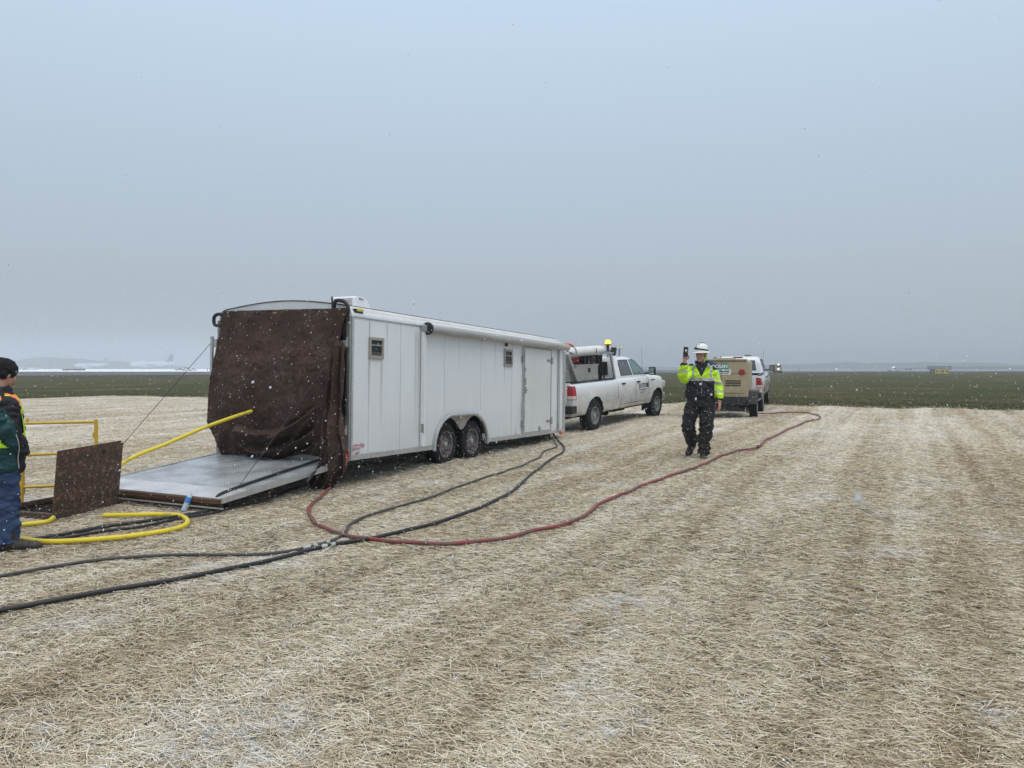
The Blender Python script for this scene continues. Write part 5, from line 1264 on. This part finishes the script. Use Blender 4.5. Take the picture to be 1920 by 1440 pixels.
b = MB(); b.rings([[Vector(((r_) * math.cos(a), r_ * 1.2 * math.sin(a) - (.035 * max(0, -math.sin(a)) ** 2 if k else 0), z_)) for a in [2 * PI * j / 32 for j in range(32)]] for k, (r_, z_) in enumerate(((.118, -.002), (.145, -.022), (.143, -.027), (.114, -.012)))], False); b.build("brim", M['helmet'], he, True)
b = MB(); b.box((0, .0, .128), (.03, .21, .018)); b.build("ridge", M['helmet'], he, bevel=.008)
b = MB(); N = 32
b.rings([[Vector((rr * math.cos(a), rr * 1.2 * math.sin(a), zz + .032 + .022 * math.sin(a - 2.2))) for a in [2 * PI * j / N for j in range(N)]] for rr, zz in ((.122, -.011), (.125, -.010), (.121, .012), (.118, .011))], False)
b.tube([(-.06, -.125, .055), (-.045, -.09, .105), (.0, -.03, .143), (.04, .06, .137)], .010, 8); b.build("strap", M['black'], he)
b = MB(); b.box((.02, .148, .02), (.10, .03, .045)); b.box((-.03, -.150, .05), (.05, .02, .03)); b.build("head_lamp", M['black'], he, bevel=.008)
# phone held in the raised hand
phm = Matrix.Translation(P1.location) @ Euler((0, 0, R(-12))).to_matrix().to_4x4() @ Matrix.Translation((-.262, -.352, 1.768)) @ Euler((R(-6), R(4), R(12))).to_matrix().to_4x4()
ph = thing("smartphone", "black smartphone held up in the walking person's raised hand", "phone", (0, 0, 0)); ph.matrix_world = phm
b = MB(); b.box((0, 0, 0), (.078, .010, .158)); b.build("case", M['black'], ph, bevel=.006)
b = MB(); b.cyl((-.022, -.007, .058), (-.022, -.005, .058), .008, n=12); b.cyl((-.022, -.007, .036), (-.022, -.005, .036), .008, n=12); b.build("lens", M['glass'], ph)
b = MB(); b.box((0, -.0062, .022), (.026, .002, .028)); b.build("emblem", M['white'], ph, bevel=.0008)
b = MB(); b.box((0, .0062, 0), (.070, .002, .146)); b.build("screen", M['glass'], ph)

# --- standing person with safety vest, seen from the side and behind
q = gp(-6, 1040)
P2 = thing("person", "standing person in black knit cap, orange safety vest, teal jacket and jeans beside the pit", "person", (q.x - .01, q.y + .06, q.z + .03), (0, 0, R(150)))
hs_, HP2, HR2 = head((0, -.055, 1.565), R(8), R(18), .95)
sh = hs_ + [limb([(0, .03, 1.36), (0, .0, 1.44), (0, -.03, 1.52)], [.075, .06, .058]), loft([(.9, 0, 0, .15, .10), (1.1, 0, 0, .15, .10), (1.3, 0, 0, .16, .10), (1.38, 0, 0, .11, .08)]),
            limb([(-.17, .01, 1.33), (-.235, .03, 1.14), (-.235, .0, 1.03), (-.17, -.08, .90)], [.045, .042, .038, .03]), limb([(.17, .01, 1.33), (.235, .03, 1.14), (.235, .0, 1.03), (.17, -.08, .90)], [.045, .042, .038, .03]),
            limb([(-.09, 0, .88), (-.10, -.01, .5), (-.10, 0, .1)], [.07, .05, .035]), limb([(.09, 0, .88), (.11, .03, .5), (.12, .05, .1)], [.07, .05, .035])]
sh += hand((-.16, -.08, .88), (.3, -.2, -.9), (-1, 0, 0), .9, .45, 1, .04) + hand((.16, -.08, .88), (-.3, -.2, -.9), (1, 0, 0), .9, .45, -1, .04)
fuse("body", sh, .0055, 3, M['skin'], P2); face(HP2, HR2, P2, False)
def jm2(c, n):
    x, y, z = c
    if z > 1.27: return 1
    return 0 if y > .0 + .35 * max(0, z - 1.05) - .18 * max(0, 1.0 - z) else 1
fuse("jacket", [loft([(.70, 0, -.005, .205, .165), (.74, 0, -.005, .222, .182), (.9, 0, 0, .228, .185), (1.1, 0, 0, .230, .172), (1.25, 0, .005, .225, .158), (1.34, 0, .005, .195, .130), (1.40, 0, .0, .120, .105), (1.46, 0, -.01, .085, .085)]),
                limb([(-.12, 0, 1.32), (-.19, .01, 1.27), (-.240, .04, 1.12), (-.248, .02, 1.04), (-.225, -.05, .94), (-.18, -.10, .86)], [.085, .088, .078, .075, .066, .062]),
                limb([(.12, 0, 1.32), (.19, .01, 1.27), (.240, .04, 1.12), (.248, .02, 1.04), (.225, -.05, .94), (.18, -.10, .86)], [.085, .088, .078, .075, .066, .062])], .0085, 5, [M['tealj'], M['blackj']], P2, jm2, .026, 12, 8)
b = MB(); b.tube(catmull([(-.250, .075, 1.26), (-.306, .060, 1.14), (-.324, .012, 1.03), (-.297, -.02, .93), (-.248, -.035, .84), (-.232, -.05, .74)], 6), .0045, 6); b.build("piping", M['pipe'], P2, True)
# vest: back, shoulders and front panels as one shell round the torso
NA, NZ = 72, 60; secs = [(.93, .244, .205), (1.1, .244, .192), (1.25, .238, .178), (1.34, .205, .150), (1.385, .150, .125), (1.405, .11, .11)]
b = MB(); vs = []; fs = []; mi = []
for j in range(NZ + 1):
    z = .93 + (1.405 - .93) * j / NZ; rx = np.interp(z, [s_[0] for s_ in secs], [s_[1] for s_ in secs]); ry = np.interp(z, [s_[0] for s_ in secs], [s_[2] for s_ in secs])
    for i in range(NA):
        a = 2 * PI * i / NA; w_ = .008 * math.sin(a * 7 + z * 12); vs.append(Vector(((rx + w_) * math.cos(a), .004 + (ry + w_) * math.sin(a), z)))
for j in range(NZ):
    z = .93 + (1.405 - .93) * (j + .5) / NZ
    for i in range(NA):
        a = 2 * PI * (i + .5) / NA; ca, sa = math.cos(a), math.sin(a)
        dxs = math.acos(min(1, abs(ca)))                       # angle from the side
        hole = math.hypot(dxs / (.62), (z - 1.13) / .205)      # arm hole
        if hole < 1: continue
        if sa < -.93 and abs(ca) < .35 and z < 1.36 and abs(ca) < .10 + (z - .93) * .25: continue
        k = 0
        if hole < 1.28: k = 1
        elif 1.02 < z < 1.07: k = 2
        elif abs(abs(ca) - .55) < .075: k = 1
        elif abs(abs(ca) - .42) < .05: k = 2
        n0 = j * NA + i; n1_ = j * NA + (i + 1) % NA
        fs.append((n0, n1_, n1_ + NA, n0 + NA)); mi.append(k)
b.v = vs; b.f = fs; b.m = mi
v_ = b.build("vest", [M['orange'], M['vgreen'], M['refl']], P2, True); v_.modifiers.new("s", 'SOLIDIFY').thickness = .006
fuse("jeans", [loft([(.68, 0, 0, .165, .135), (.80, 0, 0, .175, .145), (.92, 0, 0, .16, .13)]),
               limb([(-.09, 0, .80), (-.10, -.01, .62), (-.115, -.015, .44), (-.125, .0, .24), (-.13, .015, .075)], [.108, .102, .088, .085, .092]),
               limb([(.09, 0, .80), (.11, .02, .62), (.12, .04, .44), (.13, .06, .24), (.13, .07, .075)], [.108, .102, .088, .085, .092])], .009, 5, M['jeans'], P2, None, .026, 13, 3)
u1, s1 = boot((-.10, .06, .0), (-.345, -.18, .0), (0, 0, 1), 1.12); u2, s2 = boot((.13, .15, .0), (.16, -.16, .0), (0, 0, 1), 1.12)
for u_, s_ in ((u1, s1), (u2, s2)):
    b1 = fuse("boot", u_, .006, 3, M['boot'], P2); bb = MB(); s_(bb); bb.build("sole", M['sole'], b1)
fuse("knit_cap", [ball(HP2(0, .020, .055), (.096, .114, .100), HR2), ball(HP2(0, .06, .085), (.075, .065, .065), HR2), ball(HP2(0, .045, .0), (.090, .082, .055), HR2)], .006, 4, M['knit'], P2, None, .008, 30, 4)
fuse("collar", [limb([(0, .03, 1.36), (0, .01, 1.46)], [.10, .088])], .008, 3, M['tealj'], P2)

# ------------------------------------------------------------------ far airfield things
def at(px, d, z=0.0): return Vector(((px - 960) / FPX * d, d, z))
def aeroplane(px, d, label, s=1.0):
    e = thing("aeroplane", label, "aeroplane", at(px, d), (0, 0, R(4)), "parked airliners"); e.scale = (s,) * 3
    b = MB(); b.rings([[Vector((x, r_ * math.cos(a), 4.4 + dz + r_ * math.sin(a))) for a in np.linspace(0, 2 * PI, 17)[:-1]] for x, r_, dz in ((-18, .2, -.6), (-17, 1.1, -.3), (-15, 1.8, 0), (-12, 2.0, 0), (8, 2.0, 0), (13, 1.5, .4), (17, .7, 1.1), (19, .2, 1.4))]); b.build("fuselage", M['fog_white'], e, True)
    b = MB(); b.prism([(11.5, -.15, 5.8), (15.8, -.15, 12.4), (18.4, -.15, 12.4), (17.6, -.15, 6.2)], (0, .3, 0)); b.build("tail_fin", M['fog_blue'], e)
    for s_ in (-1, 1):
        b = MB(); b.prism([(-5, s_ * 1.8, 3.6), (1, s_ * 1.8, 3.6), (7, s_ * 16, 5.0), (5.4, s_ * 16, 5.0)], (0, 0, .35)); b.build("wing", M['fog_white'], e)
        b = MB(); b.prism([(14, s_ * .5, 6.0), (17, s_ * .5, 6.0), (19, s_ * 6.5, 6.4), (18, s_ * 6.5, 6.4)], (0, 0, .2)); b.build("tailplane", M['fog_white'], e)
        b = MB(); b.cyl((-4.5, s_ * 5.4, 2.3), (-.5, s_ * 5.4, 2.4), 1.0, .7); b.build("engine", M['fog_white'], e, True)
        b = MB(); b.cyl((1.5, s_ * 3, 3.6), (1.5, s_ * 3, .5), .2); b.cyl((1.5, s_ * 3 - .4, .55), (1.5, s_ * 3 + .4, .55), .55); b.build("landing_gear", M['galv'], e)
    b = MB(); b.cyl((-14, 0, 3), (-14, 0, .4), .15); b.cyl((-14, -.3, .4), (-14, .3, .4), .4); b.build("nose_gear", M['galv'], e)
aeroplane(284, 1050, "faint parked airliner with the taller tail, nearer to the trailer", 1.62)
aeroplane(170, 1250, "very faint smaller airliner parked farther off between cap and trailer", 1.45)
def building(name, px, d, w_, h_, m, label):
    e = thing(name, label, "building", at(px, d)); b = MB(); b.box((0, 0, h_ / 2), (w_, 12, h_)); b.build("wall", m, e)
    b = MB(); b.prism([(-w_ / 2 - .3, -6.3, h_), (w_ / 2 + .3, -6.3, h_), (w_ / 2 * .9, 0, h_ + .8), (-w_ / 2 * .9, 0, h_ + .8)], (0, .1, .05)); b.box((0, 0, h_ + .06), (w_ + .4, 12.4, .1)); b.build("roof", M['galv'], e)
    b = MB(); b.box((w_ * .2, -6.02, h_ * .4), (2.4, .05, h_ * .75)); b.build("door", M['galv'], e)
building("distant_building", 51, 620, 10, 2.2, M['fog_white'], "low white building far off beside the dark knit cap")
building("distant_building", 139, 480, 7.5, 1.0, mat("brown_roofing", (.10, .07, .06), .8), "low dark brown shed on the far side of the snowy runway")
building("distant_building", 1761, 620, 13, 3.4, mat("dark_shed", (.07, .08, .09), .8), "low dark shed behind the yellow airfield sign")
def far_vehicle(px, d, label, m, L=5.0, h=1.7, cat="vehicle", lamps=None, van=False, rz=0):
    e = thing("service_truck", label, cat, at(px, d, 0), (0, 0, rz)); wdt = 1.9
    b = MB(); b.box((0, 0, .75 * h / 1.8 + .1), (L, wdt, .7 * h / 1.8)); b.build("body", m, e, bevel=.08)
    b = MB(); x0, x1 = (-.4 * L, .32 * L) if van else (-.10 * L, .25 * L); b.prism([(x0, -wdt / 2 + .1, h * .6), (x1 + .3, -wdt / 2 + .1, h * .6), (x1, -wdt / 2 + .1, h), (x0 + .1, -wdt / 2 + .1, h)], (0, wdt - .2, 0)); c_ = b.build("cab", m, e, bevel=.05)
    b = MB(); b.prism([(x0 + .2, -wdt / 2 + .08, h * .66), (x1 + .05, -wdt / 2 + .08, h * .66), (x1 - .1, -wdt / 2 + .08, h * .93), (x0 + .25, -wdt / 2 + .08, h * .93)], (0, wdt - .16, 0)); b.build("window", M['tint'], e)
    for x in (-.32 * L, .32 * L):
        for s_ in (-1, 1): b = MB(); b.cyl((x, s_ * (wdt / 2 - .2), .38), (x, s_ * wdt / 2, .38), .38); b.build("wheel", M['rubber'], e)
    for (lx, ly, lz, r_, col, st) in lamps or ():
        b = MB(); b.ell((lx, ly, lz), (r_,) * 3, 10, 8); b.build("lamp", mat("lamp_" + str(col) + str(st), col, emit=(col, st)), e, True)
    return e
W_ = (1, 1, 1)
far_vehicle(1458, 250, "tan airfield truck with bright headlights seen beyond the second pickup's mirror", mat("tan_truck", (.40, .33, .20), .6), 2.3, 2.9, lamps=[(-.1, -1.02, 2.75, .27, (1, .85, .6), 2.5), (-.1, -1.05, 1.30, .26, (1, .9, .75), 2.5)], van=True)
far_vehicle(1675, 380, "white airfield pickup with roof lights driving along the far taxiway", M['fog_white'], 5.4, 1.75, lamps=[(-.3, 0, 2.05, .22, (.8, .85, 1), 1.6), (.4, 0, 2.05, .22, (.8, .85, 1), 1.6)])
far_vehicle(1703, 520, "small dark vehicle farther off beyond the white airfield pickup", M['galv'], 4.6, 1.5)
far_vehicle(337, 470, "dark flatbed vehicle parked far off on the snowy apron", M['galv'], 5.2, 1.5)
far_vehicle(351, 440, "white van parked far off next to the dark flatbed vehicle", M['fog_white'], 4.8, 2.1, van=True)
far_vehicle(363, 470, "smallest grey car parked far off beside the white van", M['fog_white'], 3.2, 1.4, van=True)
for px, lb in ((389, "short grey marker post far off just clear of the trailer's rear post"), (395, "short grey marker post far off half hidden by the trailer's rear post"), (1498, "short dark marker post far off beyond the tan truck")):
    e = thing("marker_post", lb, "post", at(px, 420)); b = MB(); b.cyl((0, 0, -.1), (0, 0, 1.5), .28, .22, 10); b.build("post_shaft", M['galv'], e, True); b = MB(); b.cyl((0, 0, 1.5), (0, 0, 1.7), .32, .3, 10); b.build("post_head", M['alu'], e, True)
# airfield direction sign
sg = thing("airfield_sign", "low yellow and black airfield direction sign with arrows on the far grass", "sign", at(1761.5, 205, G(100, 205)), (0, 0, R(-3)))
sw, sh_, zb = 4.9, 1.02, .22
b = MB(); b.box((-sw / 2 + .6, 0, zb + sh_ / 2), (1.2, .12, sh_)); b.build("location_panel", M['black'], sg, bevel=.02)
b = MB(); b.box((.6, 0, zb + sh_ / 2), (sw - 1.2, .12, sh_)); b.build("direction_panel", mat("sign_yellow", (.72, .50, .06), .5), sg, bevel=.02)
b = MB(); b.box((0, 0, zb + sh_ + .03), (sw + .1, .2, .06))
for x in (-2, 0, 2): b.box((x, 0, 0), (.08, .08, .5))
b.build("sign_frame", M['galv'], sg)
text("U", .85, sg, frame_m((-sw / 2 + .55, -.068, zb + sh_ / 2), (1, 0, 0), (0, 0, 1)), mat("sign_letter_yellow", (.8, .78, .6), .5), "location_letter", 0, 1, .01)
text("M", .85, sg, frame_m((.75, -.068, zb + sh_ / 2), (1, 0, 0), (0, 0, 1)), M['black'], "direction_letter", 0, 1, .02)
def arrow(x, s_):
    b = MB(); b.prism([(x + s_ * .5, -.066, .5 + zb), (x + s_ * .15, -.066, .82 + zb), (x + s_ * .15, -.066, .58 + zb), (x - s_ * .5, -.066, .58 + zb), (x - s_ * .5, -.066, .42 + zb), (x + s_ * .15, -.066, .42 + zb), (x + s_ * .15, -.066, .18 + zb)], (0, -.004, 0)); b.build("arrow", M['black'], sg)
arrow(-.55, -1); arrow(1.85, 1)
for px, py, d, col, lb in ((1568, 692, 240, (.75, .9, 1), "small lit taxiway light on the far grass between tan truck and white pickup"), (1893, 691, 260, (.55, .65, 1), "small blue-white taxiway light on the far grass beyond the airfield sign")):
    e = thing("taxiway_light", lb, "light", at(px, d)); z_ = CAMH - (py - 690) / FPX * d
    b = MB(); b.cyl((0, 0, 0), (0, 0, z_ - .12), .06); b.build("stem", M['galv'], e); b = MB(); b.ell((0, 0, z_), (.17, .17, .19)); b.build("lamp", mat("tlamp" + str(px), col, emit=(col, 1.6)), e, True)

# ------------------------------------------------------------------ falling snow
fm = bpy.data.materials.new("snowflake"); fm.use_nodes = True; n_ = fm.node_tree.nodes; tl_n = n_.new("ShaderNodeBsdfTranslucent"); tl_n.inputs[0].default_value = (.9, .93, .97, 1)
mxs = n_.new("ShaderNodeMixShader"); mxs.inputs[0].default_value = .5; n_["Principled BSDF"].inputs["Base Color"].default_value = (.9, .93, .97, 1); n_["Principled BSDF"].inputs["Roughness"].default_value = 1
fm.node_tree.links.new(n_["Principled BSDF"].outputs[0], mxs.inputs[1]); fm.node_tree.links.new(tl_n.outputs[0], mxs.inputs[2]); fm.node_tree.links.new(mxs.outputs[0], n_["Material Output"].inputs[0])
def flakes(n, y0, y1, pw, smin, smax, label, xr=.75):
    y = y0 + (y1 - y0) * rng.random(n) ** pw; x = (rng.random(n) * 2 - 1) * (xr * y + .6); z = rng.random(n) ** 3.0 * (1.65 + .62 * y) * .98 + .03
    k = (z > gz(x, y) + .03) & ((z < 1.65 + .12 * y) | (rng.random(n) < .35)); x, y, z = x[k], y[k], z[k]; n = len(x)
    r = rng.uniform(smin, smax, n) * np.exp(rng.normal(0, .3, n)); 
    d = np.stack([rng.normal(.45, .3, n), rng.normal(0, .3, n), np.ones(n)], 1); d /= np.linalg.norm(d, axis=1)[:, None]
    u = np.cross(d, np.array([0, 1, .1])); u /= np.linalg.norm(u, axis=1)[:, None]; v = np.cross(d, u); c = np.stack([x, y, z], 1); el = rng.uniform(1.0, 1.9, n)
    P = [c + d * (r * el)[:, None], c - d * (r * el)[:, None]] + [c + (u * math.cos(a) + v * math.sin(a)) * (r * rng.uniform(.7, 1.1, n))[:, None] for a in (0, PI / 2, PI, 3 * PI / 2)]
    V = np.stack(P, 1).reshape(-1, 3); b0 = np.arange(n) * 6; F = []
    for k_ in range(4): q_ = (k_ + 1) % 4; F += [np.stack([b0, b0 + 2 + k_, b0 + 2 + q_], 1), np.stack([b0 + 1, b0 + 2 + q_, b0 + 2 + k_], 1)]
    me = npmesh("snowflakes", V, np.concatenate(F)); return tag(link("snowflakes", me, fm, None), label, "snowflakes", kind='stuff')
flakes(25000, 1.6, 13, .42, .0020, .0040, "falling snowflakes drifting through the air over the field")
flakes(34, .16, .42, 1, .0007, .0012, "blurred snowflakes falling very near the viewer")
def resting(n):     # flakes that have settled on the tarp, plate and clothes are loose specks lying on the straw too
    y = 2.4 + 22 * rng.random(n) ** 1.6; x = (rng.random(n) * 2 - 1) * (.75 * y + 1); k = y < edge(x); x, y = x[k], y[k]; n = len(x)
    r = rng.uniform(.002, .005, n); c = np.stack([x, y, gz(x, y) + .05], 1)
    V = np.stack([c + np.stack([r * a, r * b_, r * c_], 1) for a, b_, c_ in ((1, 0, 0), (0, 1, 0), (-1, 0, 0), (0, -1, 0), (0, 0, .8))], 1).reshape(-1, 3); b0 = np.arange(n) * 5
    F = np.concatenate([np.stack([b0 + 4, b0 + k_, b0 + (k_ + 1) % 4], 1) for k_ in range(4)])
    me = npmesh("settled_snow", V, F); tag(link("settled_snow", me, M['snow']), "specks of settled snow lying on the straw", "snow", kind='stuff')
resting(9000)

# ------------------------------------------------------------------ haze
b = MB(); b.box((0, 900, 17), (5200, 2300, 37)); hz_ = MB()
me = b.mesh("haze"); hm_ = bpy.data.materials.new("haze"); hm_.use_nodes = True; n = hm_.node_tree.nodes; n.remove(n["Principled BSDF"])
pv = n.new("ShaderNodeVolumePrincipled"); pv.inputs["Color"].default_value = (.66, .72, .79, 1); pv.inputs["Density"].default_value = .00095; pv.inputs["Anisotropy"].default_value = 0.0
hm_.node_tree.links.new(pv.outputs[0], n["Material Output"].inputs["Volume"])
hzo = link("haze", me, hm_); tag(hzo, kind='stuff')
